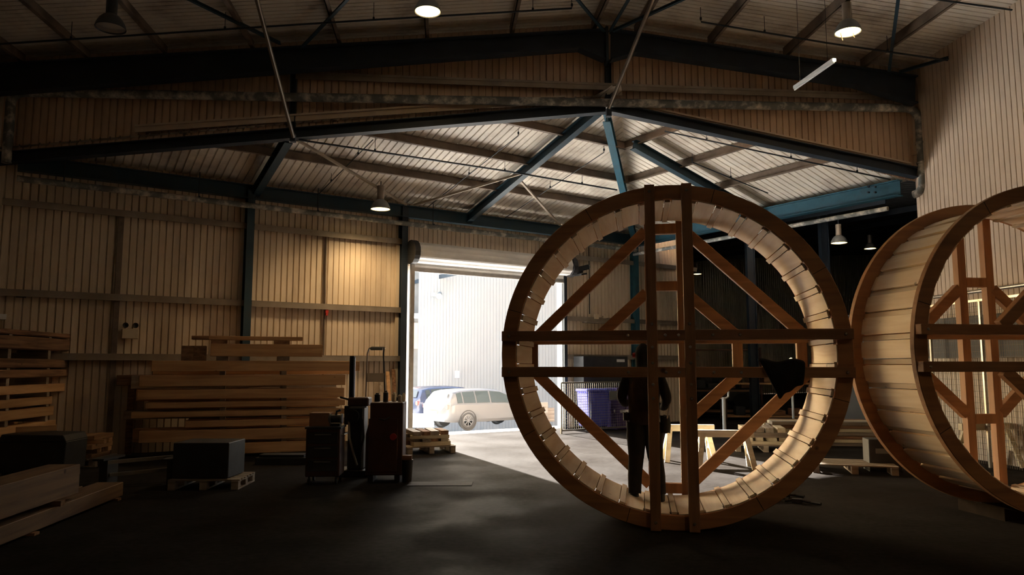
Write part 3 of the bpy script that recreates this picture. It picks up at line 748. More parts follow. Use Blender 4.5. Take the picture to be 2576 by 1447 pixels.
# chocks under the wheels
def wpt(c,th,x,y,z=0): return V((c[0]+x*math.cos(th)+y*math.sin(th),c[1]-x*math.sin(th)+y*math.cos(th),z))
for (c,th,nm,lf) in(((1.735,8.085),TH1,'centre',0),((6.19,8.27),TH2,'right',.06)):
    for sx,sd in((-1,'left'),(1,'right')):
        mb=MB(); X=V((math.cos(th),-math.sin(th),0)); Y=V((math.sin(th),math.cos(th),0)); o=wpt(c,th,sx*.30,0)
        # wedge
        zin=lambda x: lf+1.88-math.sqrt(1.88**2-x*x)
        poly=[(.34,0),(.56,0),(.56,zin(.56)-.006),(.34,zin(.34)-.006)]
        mb.prism([(sx*a,b) for a,b in poly],.4,1.1,lambda a,b,t:V((c[0],c[1],0))+X*a+Y*t+Z*b)
        steel('wheel_chock',mb,'block','dark timber wedge on the floor on the %s side under the %s wheel'%(sd,nm),'chock','wedges under the wheels')
# bearer under the right wheel
mb=MB(); X=V((math.cos(TH2),-math.sin(TH2),0)); Y=V((math.sin(TH2),math.cos(TH2),0)); c=wpt((6.19,8.27),TH2,0,.6); mb.box(c+Z*.029,(.3,1.2,.058),X,Y,Z); steel('bearer_board',mb,'block','flat dark board on the floor beneath the right-hand wheel','board')
# ------------------------------------------------------------------ jacket on the cross beam
def jacket():
    th=TH1; c=(1.735,8.085); vs=[];fs=[]; nx,nz=14,16
    top=1.88-.2+.062
    for i in range(nx+1):
        u=i/nx; x=.90+.46*u
        edge=(.10+.20*u/.28) if u<.28 else (.30-.17*((u-.28)/.72)); edge+=.012*math.sin(u*21)
        for k in range(nz+1):
            v=k/nz
            fold=.018*math.sin(u*17+v*2)+.012*math.sin(u*31+1)
            if v<.25: y=.0-.13*(v/.25); z=top+.045+.018*math.sin(u*9+1)+.02*math.sin(v/.25*math.pi); y2=y+.0
            else:
                q=(v-.25)/.75; y=-.135-.02*math.sin(q*3)+fold*q; z=top+.045+.018*math.sin(u*9+1)*(1-q)-q*(edge+.09)
                x_=x
            sx=x+(.0 if v<.25 else (.55-u)*.20*((v-.25)/.75)*(1 if u<.5 else .3))
            p=wpt(c,th,sx,y if v>=.25 else y,z); vs.append(p)
    for i in range(nx):
        for k in range(nz): a=i*(nz+1)+k; fs.append((a,a+1,a+nz+2,a+nz+1))
    mb=MB().add(vs,fs); o=mb.build('jacket','cloth',smooth=True); m=o.modifiers.new('s','SOLIDIFY'); m.thickness=.012; m.offset=0
    sb=o.modifiers.new('ss','SUBSURF'); sb.levels=1; sb.render_levels=1
    tag(o,'black jacket draped over the lower cross beam of the centre wheel','jacket')
jacket()
# ------------------------------------------------------------------ person
def skin(name,nodes,edges,m,parent,sub=2):
    me=bpy.data.meshes.new(name); me.from_pydata([n[0] for n in nodes],edges,[]); me.update()
    o=bpy.data.objects.new(name,me); COL.objects.link(o); o.parent=parent
    sk=o.modifiers.new('skin','SKIN'); sk.use_smooth_shade=True
    me.skin_vertices or None
    for i,n in enumerate(nodes):
        r=n[1]; sv=me.skin_vertices[0].data[i]; sv.radius=r if isinstance(r,tuple) else (r,r); sv.use_root=(i==0)
    if sub: s_=o.modifiers.new('sub','SUBSURF'); s_.levels=sub; s_.render_levels=sub
    me.materials.append(M[m]); return o
def person():
    c=(1.735,8.085); y=.78
    f=wpt(c,TH1,-.30,y,.163); rz=-TH1
    r=thing('person',tuple(f),rz,'person in dark workwear seen from behind, standing inside the centre wheel, head bowed','person')
    # local: +y away from camera (facing), x right
    hipz=.97
    body=[((0,0,hipz),(.155,.115)),((0,.01,1.12),(.145,.105)),((0,.02,1.30),(.165,.115)),((0,.035,1.46),(.155,.10)),((0,.06,1.545),(.065,.06)),((0,.085,1.60),(.052,.056)),((0,.12,1.69),(.076,.092)),((0,.135,1.77),(.074,.088)),((0,.13,1.82),(.045,.05)),
      ((-.185,.02,1.465),.082),((-.265,.00,1.22),.066),((-.235,.17,1.12),.050),((-.13,.30,1.16),.033),
      ((.185,.02,1.465),.082),((.275,.0,1.20),.066),((.24,.16,1.08),.050),((.15,.30,1.12),.033),
      ((-.095,0,.90),(.10,.105)),((-.11,.02,.52),(.068,.072)),((-.12,-.02,.30),(.062,.066)),((-.125,-.03,.09),(.042,.05)),((-.14,.10,.045),(.04,.035)),((-.145,.16,.04),(.032,.026)),
      ((.095,0,.90),(.10,.105)),((.13,.03,.52),(.068,.072)),((.15,-.01,.30),(.062,.066)),((.16,-.03,.09),(.042,.05)),((.185,.10,.045),(.04,.035)),((.20,.155,.04),(.032,.026))]
    ed=[(0,1),(1,2),(2,3),(3,4),(4,5),(5,6),(6,7),(7,8),(3,9),(9,10),(10,11),(11,12),(3,13),(13,14),(14,15),(15,16),(0,17),(17,18),(18,19),(19,20),(20,21),(21,22),(0,23),(23,24),(24,25),(25,26),(26,27),(27,28)]
    skin('body',body,ed,'cloth',r)
    # jacket hem and hood
    t=MB(); 
    def loft(rings,m,name,parent=r,cap=True):
        mb=MB(); n=20; vs=[];fs=[]
        for (cx,cy,cz,rx,ry) in rings:
            for k in range(n): a=2*math.pi*k/n; vs.append(V((cx+rx*math.cos(a),cy+ry*math.sin(a),cz+.006*math.sin(5*a))))
        for i in range(len(rings)-1):
            for k in range(n): fs.append((i*n+k,i*n+(k+1)%n,(i+1)*n+(k+1)%n,(i+1)*n+k))
        if cap: fs+=[tuple(range(n)),tuple(range((len(rings)-1)*n,len(rings)*n))]
        return mb.add(vs,fs).build(name,m,parent,local=True,smooth=True)
    loft([(0,0,.90,.175,.145),(0,0,1.0,.185,.15),(0,.01,1.15,.18,.14),(0,.02,1.32,.20,.145),(0,.03,1.44,.205,.13),(0,.045,1.51,.13,.10),(0,.06,1.56,.08,.08)],'vest','work_jacket')
    loft([(0,.05,1.52,.10,.09),(0,.07,1.585,.088,.092),(0,.10,1.66,.092,.11),(0,.115,1.74,.096,.118),(0,.115,1.80,.08,.10),(0,.11,1.84,.045,.06),(0,.11,1.855,.01,.012)],'cloth','hood')
    loft([(-.10,0,.50,.09,.10),(-.095,0,.75,.115,.125),(-.09,0,.92,.12,.13)],'jeans','trouser_leg'); loft([(.12,.02,.50,.09,.10),(.105,.01,.75,.115,.125),(.09,0,.92,.12,.13)],'jeans','trouser_leg')
    loft([(-.125,-.03,.10,.075,.085),(-.12,-.02,.30,.083,.088),(-.10,0,.52,.09,.10)],'jeans','trouser_cuff'); loft([(.16,-.03,.10,.075,.085),(.15,-.01,.30,.083,.088),(.12,.02,.52,.09,.10)],'jeans','trouser_cuff')
    for s_,x,dx in((-1,-.13,-.01),(1,.165,.03)):
        loft([(x,.02,.0,.058,.125),(x,.02,.03,.06,.13),(x+dx*.2,.04,.07,.055,.105),(x,-.01,.12,.052,.07),(x-.0,-.03,.17,.055,.06)],'black','boot')
    # ear defenders
    for s_ in(-1,1):
        MB().cyl(V((s_*.088,.12,1.715)),V((s_*.128,.12,1.715)),.036,.028,14).build('ear_defender','red',r,local=True,smooth=True,bevel=.004)
    # face bowed forward (seen from other sides)
    fc=MB(); fc.lathe(V((0,.205,1.70)),[(0,.035),(.03,.03),(.055,.0),(.06,-.03)],16,V((0,1,-.35)).normalized()); fo=fc.build('face','skin',r,local=True,smooth=True)
    MB().lathe(V((0,.245,1.685)),[(0,.028),(.008,.018),(.014,-.01)],8,V((0,1,-.5)).normalized()).build('nose','skin',fo,local=True,smooth=True)
    for s_ in(-1,1): MB().lathe(V((s_*.025,.235,1.712)),[(0,.006),(.006,.003),(.008,-.006)],8,V((0,1,-.2)).normalized()).build('eye','black',fo,local=True)
    MB().box(V((0,.228,1.655)),(.04,.008,.007)).build('mouth','redbrown',fo,local=True)
    # hands, curled round a chisel held in front
    for s_,wx,wy,wz in((-1,-.13,.30,1.16),(1,.15,.30,1.12)):
        d=V((-s_*.5,.75,.15)).normalized(); base=V((wx,wy,wz)); nodes=[(tuple(base),(.024,.018)),(tuple(base+d*.045),(.036,.016)),(tuple(base+d*.085),(.040,.014))]; edg=[(0,1),(1,2)]
        hd=skin('hand',nodes,edg,'skin',r,1)
        side=Z
        for k in range(4):
            off=(k-1.5)*.021; L_=[.062,.072,.068,.054][k]; p0=base+d*.082+side*off; cu=V((-s_,-.2,0)).normalized()
            ns=[(tuple(p0),.0092),(tuple(p0+d*L_*.45),.0085),(tuple(p0+d*L_*.6+cu*L_*.35),.008),(tuple(p0+d*L_*.35+cu*L_*.6),.007)]
            skin('finger',ns,[(0,1),(1,2),(2,3)],'skin',r,1)
        tb=base+d*.03+side*.03; skin('thumb',[(tuple(tb),.011),(tuple(tb+side*.025+d*.02),.010),(tuple(tb+side*.032+d*.048+V((-s_*.01,0,0))),.008)],[(0,1),(1,2)],'skin',r,1)
    loft([(.245,-.02,.80,.055,.075),(.25,-.02,.90,.06,.08),(.24,-.02,1.0,.055,.07)],'black','tool_pouch')
    MB().bar(V((.265,-.08,.97)),V((.30,-.10,1.14)),.02,.012).build('holstered_tool','galv',r,local=True)
    loft([(-.20,.0,.94,.045,.06),(-.205,0,1.03,.045,.06)],'black','belt_pouch')
    tool=MB(); hp_=V(f)+Matrix.Rotation(rz,3,'Z')@V((.01,.38,1.14)); X=V((math.cos(-TH1),math.sin(-TH1),0))
    tool.cyl(hp_-X*.10,hp_+X*.12,.014,n=10); tool.bar(hp_+X*.12,hp_+X*.25,.02,.006)
    steel('chisel',tool,'grayw','chisel held in both hands by the person in the wheel','tool')
person()
# ------------------------------------------------------------------ lamps
def bell(loc,label,on=True,s=1.0,drop=.5,power=0):
    r=thing('high_bay_lamp',loc,0,label,'lamp','hanging bell lamps')
    k=s
    MB().lathe(V((0,0,0)),[(.225*k,0),(.228*k,.006),(.21*k,.07*k),(.17*k,.15*k),(.12*k,.205*k),(.085*k,.225*k),(.08*k,.225*k),(.115*k,.2*k),(.16*k,.145*k),(.20*k,.065*k),(.22*k,.0)],28).build('lamp_shade','char' if not on else 'grey',r,local=True,smooth=True)
    MB().cyl(V((0,0,.225*k)),V((0,0,.225*k+.32*k)),.082*k,n=18).build('gear_housing','railsteel' if on else 'char',r,local=True,smooth=True)
    MB().cyl(V((0,0,.54*k)),V((0,0,.54*k+drop)),.012,n=6).build('suspension_rod','navy',r,local=True)
    MB().lathe(V((0,0,0)),[(0,-.012),(.1*k,-.010),(.21*k,.012)],24).build('lens','lens' if on else 'lensoff',r,local=True,smooth=True)
    if on and power:
        l=bpy.data.lights.new('lamp_light','SPOT'); l.energy=power; l.color=(1,.70,.36); l.spot_size=math.radians(150); l.spot_blend=.6; l.shadow_soft_size=.25*k
        lo=bpy.data.objects.new('lamp_light',l); COL.objects.link(lo); lo.parent=r; lo.location=(0,0,-.05)
    return r
def lampat(px,py,D,label,on=True,power=0,drop=.5):
    p=depth(px,py,D); return bell(tuple(p),label,on,1.0,drop,power)
lampat(957,527,16.6,'lit bell lamp hanging in front of the far wall left of the roller door',power=215,drop=.12)
lampat(1076,30,12.0,'lit bell lamp at the top of the picture, left of centre',power=40,drop=.25)
l3=lampat(2133,82,12.6,'lit bell lamp at upper right with loose wires under its rim',power=60,drop=.2)
lampat(278,72,11.2,'unlit bell lamp at the upper left, its reflector showing',on=False,drop=.2)
lampat(2111,612,21,'lit bell lamp in the dark bay, just left of the right-hand wheel',power=30,drop=.3)
lampat(2189,626,29,'small lit bell lamp deep in the dark bay, touching the edge of the right wheel',power=30,drop=.3)
lampat(1754,690,38,'tiny lit bell lamp far away, seen through the spokes of the centre wheel',power=20,drop=.3)
for i_,(x_,y_) in enumerate(((-6.5,-16.5),(-2.2,-16.5))):  # unseen lamps, added to brighten the surfaces facing the camera
    if i_<2:
        p=hp(x_,y_); bell((p.x,p.y,6.9),'unseen bell lamp added behind the camera as fill light, %s row'%('left','right')[i_],power=88,drop=.9)
for dx in(-.13,.09):
    p=V(l3.location)+V((dx,0,0)); MB().tube([p,p+V((.01,0,-.07)),p+V((.03,.0,-.15 if dx<0 else -.09))],.008,6).build('loose_wire','cream',l3)
# fluorescent batten on wires
a=depth(2098,150,11.4); b=depth(1999,222,9.6); b.z=a.z-.0
b=EYE+ray(1999,220)*((a.z-CH)/ray(1999,220).z)
r=thing('fluorescent_batten',tuple(a),0,'bare fluorescent batten hanging on two wires below the right roof','lamp')
mb=MB(); mb.bar(a,b,.06,.05); mb.build('casing','white',r)
d_=(b-a).normalized(); MB().cyl(a-Z*.045,b-Z*.045,.014,n=8).build('tube','white',r)
MB().box(a-d_*.012-Z*.01,(.012,.05,.05),d_,V((-d_.y,d_.x,0)),Z).build('lit_end','tube',r)
for t in(.15,.85):
    p=a.lerp(b,t); MB().cyl(p,hz(p,hallz(p)),.004,n=5).build('suspension_wire','navy',r)
# ------------------------------------------------------------------ things on the walls
def emlight():
    p=A(327,840,.1); r=thing('emergency_light',tuple(p-Z*.12),ra(dA),'cream twin-spot emergency light box on the far wall, above the timber','lamp')
    MB().box(p,(.30,.10,.20),dA,nA,Z).build('housing','cream',r,bevel=.01)
    for s_ in(-1,1):
        q=p+Z*.17+dA*(s_*.09); MB().lathe(q,[(0,-.05),(.04,-.04),(.055,.03),(.045,.03),(0,.0)],16,nA).build('spot_head','char',r,smooth=True)
emlight()
p=A(5,797,.08); steel('switch_box',MB().box(p,(.14,.1,.1),dA,nA,Z),'white','small white switch box at the left edge on the far wall','box')
p=A(53,745,.08); steel('junction_box',MB().box(p,(.16,.08,.05),dA,nA,Z),'char','small dark junction box under the middle rail at far left','box')
def cctv():
    p=A(1440,690,.05); r=thing('security_camera',tuple(p-Z*.2),ra(dA),'black security camera on a bracket, seen just inside the upper left of the wheel','camera')
    MB().bar(p,p+nA*.45+Z*.02,.06,.06).build('bracket','black',r)
    q=p+nA*.45+Z*.12; MB().bar(q-dA*.22-Z*.06,q+dA*.22+Z*.06,.13,.14).build('housing','black',r,bevel=.02)
    MB().bar(q-dA*.15-Z*.2,q+dA*.05-Z*.16,.3,.05).build('mounting_plate','black',r)
    MB().cyl(q+dA*.2+Z*.06,q+dA*.25+Z*.07,.05,n=12).build('lens','grey',r)
cctv()
a=A(1481,596,.06);b=A(1481,790,.06); mb=MB(); mb.tube([a,a*.5+b*.5+dA*.02,hz(a,b.z)],.014,6); steel('conduit',mb,'black','black cable running down the wall right of the roller door','conduit')
p=A(1500,797,.16); steel('socket_box',MB().box(p,(.13,.08,.14),dA,nA,Z).box(p+dA*.3,(.12,.08,.07),dA,nA,Z),'cream','pale socket box on the rail right of the roller door','box')
for i,y in enumerate((811,832)):
    a=A(1470,y,.15);b=A(1530,y,.15); steel('cable_tray',MB().bar(hz(a,a.z),hz(b,a.z),.2,.03),'railsteel','%s short metal tray on the wall right of the roller door'%('upper','lower')[i],'tray','trays right of the door')
# dark tank on posts above the bin cage
q=A(1512,915,.45); zt=A(1512,897,.45).z
r=thing('metal_cabinet',tuple(hz(q,0)),ra(dA),'dark metal storage cabinet standing behind the mesh cage, right of the doorway','cabinet')
wd=(A(1568,915,.45)-A(1457,915,.45)).length
MB().box(hz(q,(zt+.05)/2),(wd,.45,zt-.05),dA,nA,Z).build('body','char',r,bevel=.01)
MB().box(hz(q,zt-.12)+nA*.23+dA*wd*.33,(.3,.01,.08),dA,nA,Z).build('label_plate','white',r)
# mesh cage
def cage(px0,px1,py0,py1,off,label,vert=True,m='galv'):
    a=A(px0,py1,off);b=A(px1,py1,off); zt=A((px0+px1)/2,py0,off).z; a.z=b.z=0
    r=thing('mesh_fence',tuple((a+b)/2),ra(dA),label,'fence'); L_=(b-a).length
    f=MB()
    for e_ in(a,b): f.bar(hz(e_,0),hz(e_,zt),.04,.04,nA)
    f.bar(hz(a,zt),hz(b,zt),.04,.04); f.bar(hz(a,.08),hz(b,.08),.04,.04); f.build('frame',m,r)
    g=MB(); n=int(L_/.07)
    for i in range(1,n): p=a.lerp(b,i/n); g.bar(hz(p,.08),hz(p,zt),.006,.006,nA)
    for i in range(int(zt/.07)): z=.1+i*.07; g.bar(hz(a,z),hz(b,z),.007,.007)
    g.build('mesh','galv',r)
    return r
cage(1412,1592,962,1078,1.35,'galvanised mesh cage in front of the purple bin beside the doorway')
# bin
q=A(1492,1000,1.08); q.z=0; r=thing('wheelie_bin',tuple(q),ra(dA),'purple-blue wheeled bin inside the mesh cage','bin')
bb_=MB(); W2=.78; hh=1.05
bb_.prism([(-W2*.42,.12),(W2*.42,.12),(W2*.5,hh),(-W2*.5,hh)],-.24,.24,lambda a,b,t:q+dA*a+Z*b+nA*t); bb_.build('body','purple',r,bevel=.03)
MB().box(hz(q,hh+.04),(W2+.06,.54,.08),dA,nA,Z).build('lid','purple',r,bevel=.03)
for s_ in(-1,1):
    MB().cyl(hz(q,.09)+dA*s_*.25-dA*.02,hz(q,.09)+dA*s_*.25+dA*.03,.09,n=14).build('castor','tyre',r)
    
q2=A(1562,1000,1.0); q2.z=0; mb=MB(); mb.box(hz(q2,.55),(.75,.5,1.1),dA,nA,Z); mb.box(hz(q2,1.12),(.8,.55,.05),dA,nA,Z)
steel('purple_crate',mb,mat('violet_crate',(.10,.06,.22),.6,0,.2,5),'dark violet crate in the mesh cage right of the purple bin','crate',bevel=.02)
p=A(1545,995,1.39); steel('notice_plate',MB().box(p,(.34,.01,.24),dA,nA,Z),'grey','grey notice plate fixed on the mesh cage','plate')
# floor machine beside the person
q=ground(1566,1080); r=thing('floor_machine',tuple(q),0,'small white wheeled machine on the floor left of the person','machine')
MB().lathe(hz(q,.16),[(.0,-.03),(.15,-.03),(.16,0),(.15,.03),(0,.03)],20,V((0,1,0))).build('wheel_disc','galv',r,smooth=True)
MB().box(hz(q,.5),(.5,.3,.08)).build('deck','white',r,bevel=.01); MB().bar(hz(q,.2),hz(q,.47),.06,.06,V((0,1,0))).build('stem','white',r)
# ------------------------------------------------------------------ timber helpers
def timber(p,q,w,h,m,label,cat='timber',group=None,name='timber_beam',bev=.006,up=Z,off=None):
    """beam from p to q, its near lower face edge"""
    mb=MB(); mb.bar(p,q,w,h,up); c=(V(p)+V(q))/2; d=V(q)-V(p)
    return steel(name,mb,m,label,cat,group,bevel=bev,origin=c-Z*h/2,rot=ra(d))
# main stack
dS=az(70); nS=V((dS.y,-dS.x,0)); S0=ground(600,1150)
def St(px,py,off=0): return plane(px,py,S0+nS*off,dS)
layers=[ # px0,px1, ytop,ybot at mid, depth, material, label
 (502,868,1112,1146,'bottom'),(349,868,1079,1107,'second'),(465,870,1055,1071,'third'),(330,868,1033,1047,'fourth'),(365,868,1010,1024,'fifth'),(345,866,979,1003,'sixth'),(350,869,944,971,'seventh'),(381,905,908,934,'eighth'),(529,812,866,897,'ninth')]
ztops=[]
for i,(a,b,yt,yb,nme) in enumerate(layers):
    xm=(a+b)/2; zt=St(xm,yt).z; zb_=St(xm,yb).z
    ztops.append((zb_,zt))
prev=0
for i,(a,b,yt,yb,nme) in enumerate(layers):
    zb_,zt=ztops[i]
    if i==0: zb_=max(zb_,.06)
    pa,pb=St(a,(yt+yb)/2),St(b,(yt+yb)/2); pa.z=pb.z=(zb_+zt)/2
    wdt=.30
    timber(pa-nS*wdt/2,pb-nS*wdt/2,wdt,zt-zb_,'pine' if i not in(5,) else 'pine','pale squared beam at the front of the big stack, %s layer from the floor'%nme,group='beams of the big timber stack')
    if i<8: 
        sh=random.uniform(-.25,.15)
        lo_=(prev+.003 if i else zb_); pa.z=pb.z=(lo_+zt-.01)/2
        timber(pa-nS*(.74+wdt/2)+dS*sh,pb-nS*(.74+wdt/2)+dS*(sh*.4),wdt,zt-.01-lo_,'grayw' if i%3==0 else 'pine','squared beam in the back row of the big stack, %s layer from the floor'%nme,group='beams of the big timber stack')
    # spacers beneath
    if zb_-prev>.02:
        for px,wh in(((560 if i else 560),'left'),((715 if i else 700),'right')):
            if px<a or px>b: continue
            c=St(px,(yt+yb)/2); c.z=(prev+zb_)/2; mb=MB(); mb.box(c-nS*.36,(.10 if i<8 else .22,.62,zb_-prev-.002),dS,nS,Z)
            steel('stack_spacer',mb,'grayw','%s-hand spacer batten under the %s layer of the big timber stack'%(wh,nme),'spacer','spacer battens in the big timber stack')
    prev=zt
# top of the stack
zt9=prev
for px0,px1,y0,y1,lb in((483,527,846,856,'short dark-ended board lying at the top left of the big stack'),(525,763,847,857,'pale thin board lying on blocks at the very top of the big stack')):
    pa,pb=St(px0,y0),St(px1,y0); zz_=St(640,851).z; pa.z=pb.z=zz_
    timber(pa-nS*.15-(nS*.03 if px0<500 else V((0,0,0))),pb-nS*.15,.22,.075,'pine' if px0>500 else 'rough',lb,group='boards on the stack')
zlow=zz_-.0375
for px,wh in((551,'left'),(710,'right')):
    c=St(px,860); c.z=(zt9+zlow)/2; mb=MB(); mb.box(c-nS*.16,(.30,.22,max(.02,zlow-zt9-.002)),dS,nS,Z); steel('stack_spacer',mb,'rough','%s block under the topmost board of the big stack'%wh,'spacer','blocks under the topmost board')
for px,lb in((472,'dark reddish offcut block, leftmost on top of the big stack'),(503,'dark offcut block beside the pale ninth-layer beam on the big stack')):
    c=St(px,883); zb_=ztops[7][1]; h_=St(px,870).z-zb_; mb=MB(); c.z=zb_+h_/2; mb.box(c-nS*.15,(.22,.25,h_),dS,nS,Z); steel('offcut_block',mb,'rough',lb,'block','offcuts on the big stack',bevel=.006)
pa=St(296,958,-1.25); pb=St(640,958,-1.25); pa.z=pb.z=(ztops[6][0]+ztops[6][1])/2
timber(pa,pb,.28,ztops[6][1]-ztops[6][0],'rough','dark reddish beam jutting out behind the left end of the big stack, second row back',group='beams of the big timber stack')
c=St(330,1000,-1.25); steel('stack_post',MB().box(hz(c,ztops[6][0]/2-.002),(.12,.12,ztops[6][0]-.004),dS,nS,Z),'rough','dark upright post under the reddish beam at the left end of the big stack','post')
c=St(600,1000,-1.25); steel('stack_post',MB().box(hz(c,ztops[6][0]/2-.002),(.12,.12,ztops[6][0]-.004),dS,nS,Z),'rough','dark upright post hidden behind the middle of the big stack','post')
# bearer to floor
# left pile, parallel to the hall
PL=ground(165,1150); 
def Lp(px,py,off=0): return plane(px,py,PL+dH*off,dY)
lp_=[(0,150,1127,1149,'pine','lowest'),(0,150,1098,1121,'pine','second'),(0,150,1066,1089,'pine','third'),(0,143,1028,1052,'pine','fourth'),(0,138,1002,1022,'pine','fifth'),(0,167,969,990,'pine','sixth')]
prev=0
for i,(a,b,yt,yb,m_,nme) in enumerate(lp_):
    zt=Lp(80,yt).z; zb_=max(Lp(80,yb).z,.05); pa,pb=Lp(-260,1000),Lp(b,1000); pa.z=pb.z=(zt+zb_)/2
    for row in range(2):
        o_=-dH*(.16+.62*row)
        if row: lo_=(prev+.003 if i else zb_); pa.z=pb.z=(lo_+zt-.01)/2
        timber(pa+o_,pb+o_-(dY*.1*row),.24,(zt-.01-lo_) if row else zt-zb_,m_,'pale beam in the stack at the far left edge, %s layer, %s row'%(nme,('front','back')[row]),group='beams of the left stack')
    if zb_-prev>.015:
        for px,w_ in((125,'far'),(25,'near')):
            c=Lp(px,1000); c.z=(zb_+prev)/2; mb=MB(); mb.box(c-dH*.33,(.60,.09,zb_-prev-.002),dH,dY,Z); steel('stack_spacer',mb,'grayw','%s spacer batten under the %s layer of the left stack'%(w_,nme),'spacer','spacer battens in the left stack')
    prev=zt
for i,(b,yt,yb,nme) in enumerate(((200,930,950,'lowest'),(207,903,926,'second'),(178,848,880,'third'),(184,833,845,'topmost'))):
    zt=Lp(90,yt).z; zb_=Lp(90,yb).z; pa,pb=Lp(-260,1000),Lp(b,1000); pa.z=pb.z=(zt+zb_)/2
    timber(pa-dH*.32,pb-dH*.32,.6,zt-zb_,'rough','rough brown waney slab on the left stack, %s of four'%nme,'slab','rough slabs on the left stack','timber_slab',.02)
    if zb_-prev>.015:
        for px,w_ in((125,'far'),(25,'near')):
            c=Lp(px,1000); c.z=(zb_+prev)/2; mb=MB(); mb.box(c-dH*.33,(.55,.09,zb_-prev-.002),dH,dY,Z); steel('stack_spacer',mb,'grayw','%s batten under the %s rough slab of the left stack'%(w_,nme),'spacer','spacer battens in the left stack')
    prev=zt
# big foreground timbers
PT=ground(310,1252)
def Tp(px,py): return plane(px,py,PT,dY)
z1=(.03,Tp(310,1213).z); a=Tp(310,1230); b=Tp(-220,1400); a.z=b.z=(z1[0]+z1[1])/2
timber(b-dH*.17,a-dH*.17,.34,z1[1]-z1[0],'shadepine','large squared beam lying on the floor at lower left, end towards the doorway',group='large beams in the left foreground')
timber(b-dH*.55,a-dH*.55-dY*.3,.34,z1[1]-z1[0],'shadepine','large squared beam behind the lower left foreground beam, on the floor',group='large beams in the left foreground')
for t,w_ in((.05,'far'),(.55,'near')):
    c=a.lerp(b,t)-dH*.36; steel('floor_bearer',MB().box(hz(c,.014),(.8,.1,.028),dH,dY,Z),'rough','%s flat bearer under the large foreground beams'%w_,'spacer','bearers under the foreground beams')
zt1=z1[1]
a2=Tp(205,1200); b2=Tp(-220,1320); g_=.06; h2=.33; a2.z=b2.z=zt1+g_+h2/2
timber(b2-dH*.20,a2-dH*.20,.36,h2,'shadepine','thick beam resting on top of the lower left foreground beams',group='large beams in the left foreground')
for t,w_ in((.18,'far'),(.7,'near')):
    c=a2.lerp(b2,t); steel('floor_bearer',MB().box(hz(c,zt1+g_/2)-dH*.2,(.5,.1,g_-.002),dH,dY,Z),'rough','%s block between the large foreground beams'%w_,'spacer','blocks between the foreground beams')
# steel bin and offcut pallet on the left
def pallet(name,c,rz,L_,W_,label,m='grayw',group='wooden pallets'):
    r=thing(name,tuple(hz(c,0)),rz,label,'pallet',group)
    b=MB(); n=6
    for i in range(n): b.box(V((0,-W_/2+W_*(i+.5)/n,.132)),(L_,W_/n*.62,.02))
    b.build('deck_boards',m,r,local=True)
    for s_ in(-1,0,1):
        MB().box(V((s_*(L_/2-.06),0,.112)),(.10,W_,.02)).build('stringer',m,r,local=True)
        for t in(-1,0,1): MB().box(V((s_*(L_/2-.06),t*(W_/2-.06),.062)),(.10,.11,.08)).build('block',m,r,local=True)
        MB().box(V((s_*(L_/2-.06),0,.011)),(.10,W_,.022)).build('skid',m,r,local=True)
    return r
c=depth(108,1160,11.9)
r=thing('steel_bin',tuple(hz(c,0)),ra(dH),'dark steel bin with a sloping lid in front of the left stack','bin')
MB().prism([(-.48,.12),(.48,.12),(.50,.58),(-.50,.58)],-.35,.35,lambda a,b,t:V((a,t,b))).build('body','char',r,local=True,bevel=.01)
MB().prism([(-.5,.58),(.5,.58),(.45,.68),(-.45,.70)],-.36,.36,lambda a,b,t:V((a,t,b))).build('lid','char',r,local=True,bevel=.01)
for sx in(-1,1): MB().box(V((sx*.4,0,.06)),(.08,.6,.12)).build('foot','char',r,local=True)
zt=.70; pp=hz(c,zt); 
timber(pp+V((-.30,-.25,.06)),pp+V((.15,.05,.07)),.10,.09,'pine','short pale offcut lying on the lid of the dark steel bin','offcut','offcuts at the left')
def pile(c,label_fmt,n,spread,z0,mats,group,lmin=.3,lmax=.8,th=(.04,.1),rot0=0,layers_=3,name='offcut'):
    words=['lowest','second','third','fourth','fifth','sixth','seventh','eighth','ninth','tenth','eleventh','twelfth']
    z=z0; k=0; per=max(1,n//layers_)
    for ly in range(layers_):
        hh=random.uniform(*th)
        for j in range(per):
            if k>=n: break
            L_=random.uniform(lmin,lmax); a_=rot0+random.uniform(-.08,.08)+(math.pi/2 if ly%2 and spread>.5 else 0)
            d=V((math.cos(a_),math.sin(a_),0)); nn_=V((-d.y,d.x,0)); o_=(j-(per-1)/2)*spread/per
            p=hz(c,z+hh/2)+nn_*o_+d*random.uniform(-.06,.06)
            timber(p-d*L_/2,p+d*L_/2,min(.16,spread/per*.8),hh,random.choice(mats),label_fmt%(words[ly],words[j] if j else 'first'),'offcut',group,name,.004)
            k+=1
        z+=hh+.001
pc=ground(216,1168); pallet('pallet',pc,ra(dY),.9,.7,'low pallet of short offcuts beside the dark steel bin')
pile(pc,'short offcut on the pallet beside the steel bin, %s tier, %s across',20,.6,.143,['pine','rough','pine'],'offcuts beside the steel bin',.5,.8,(.07,.10),ra(dY),5)
# steel trestle
ca=ground(262,1222); cb=ground(432,1222)
r=thing('steel_trestle',tuple(ca),0,'low dark steel trestle with silver rails left of the dark crate','trestle')
for q,s_ in((ca,-1),(cb,1)):
    MB().box(hz(q,.19)+V((0,.1,0)),(.12,.3,.38)).build('leg','char',r)
    MB().box(hz(q,.39)+V((0,.1,0)),(.16,.6,.03)).build('cap_plate','char',r)
for z_,dy in((.34,-.05),(.15,.02)): MB().bar(hz(ca,z_)+V((.06,dy,0)),hz(cb,z_+.03)+V((-.06,dy+.55,0)),.05,.05).build('rail','galv',r)
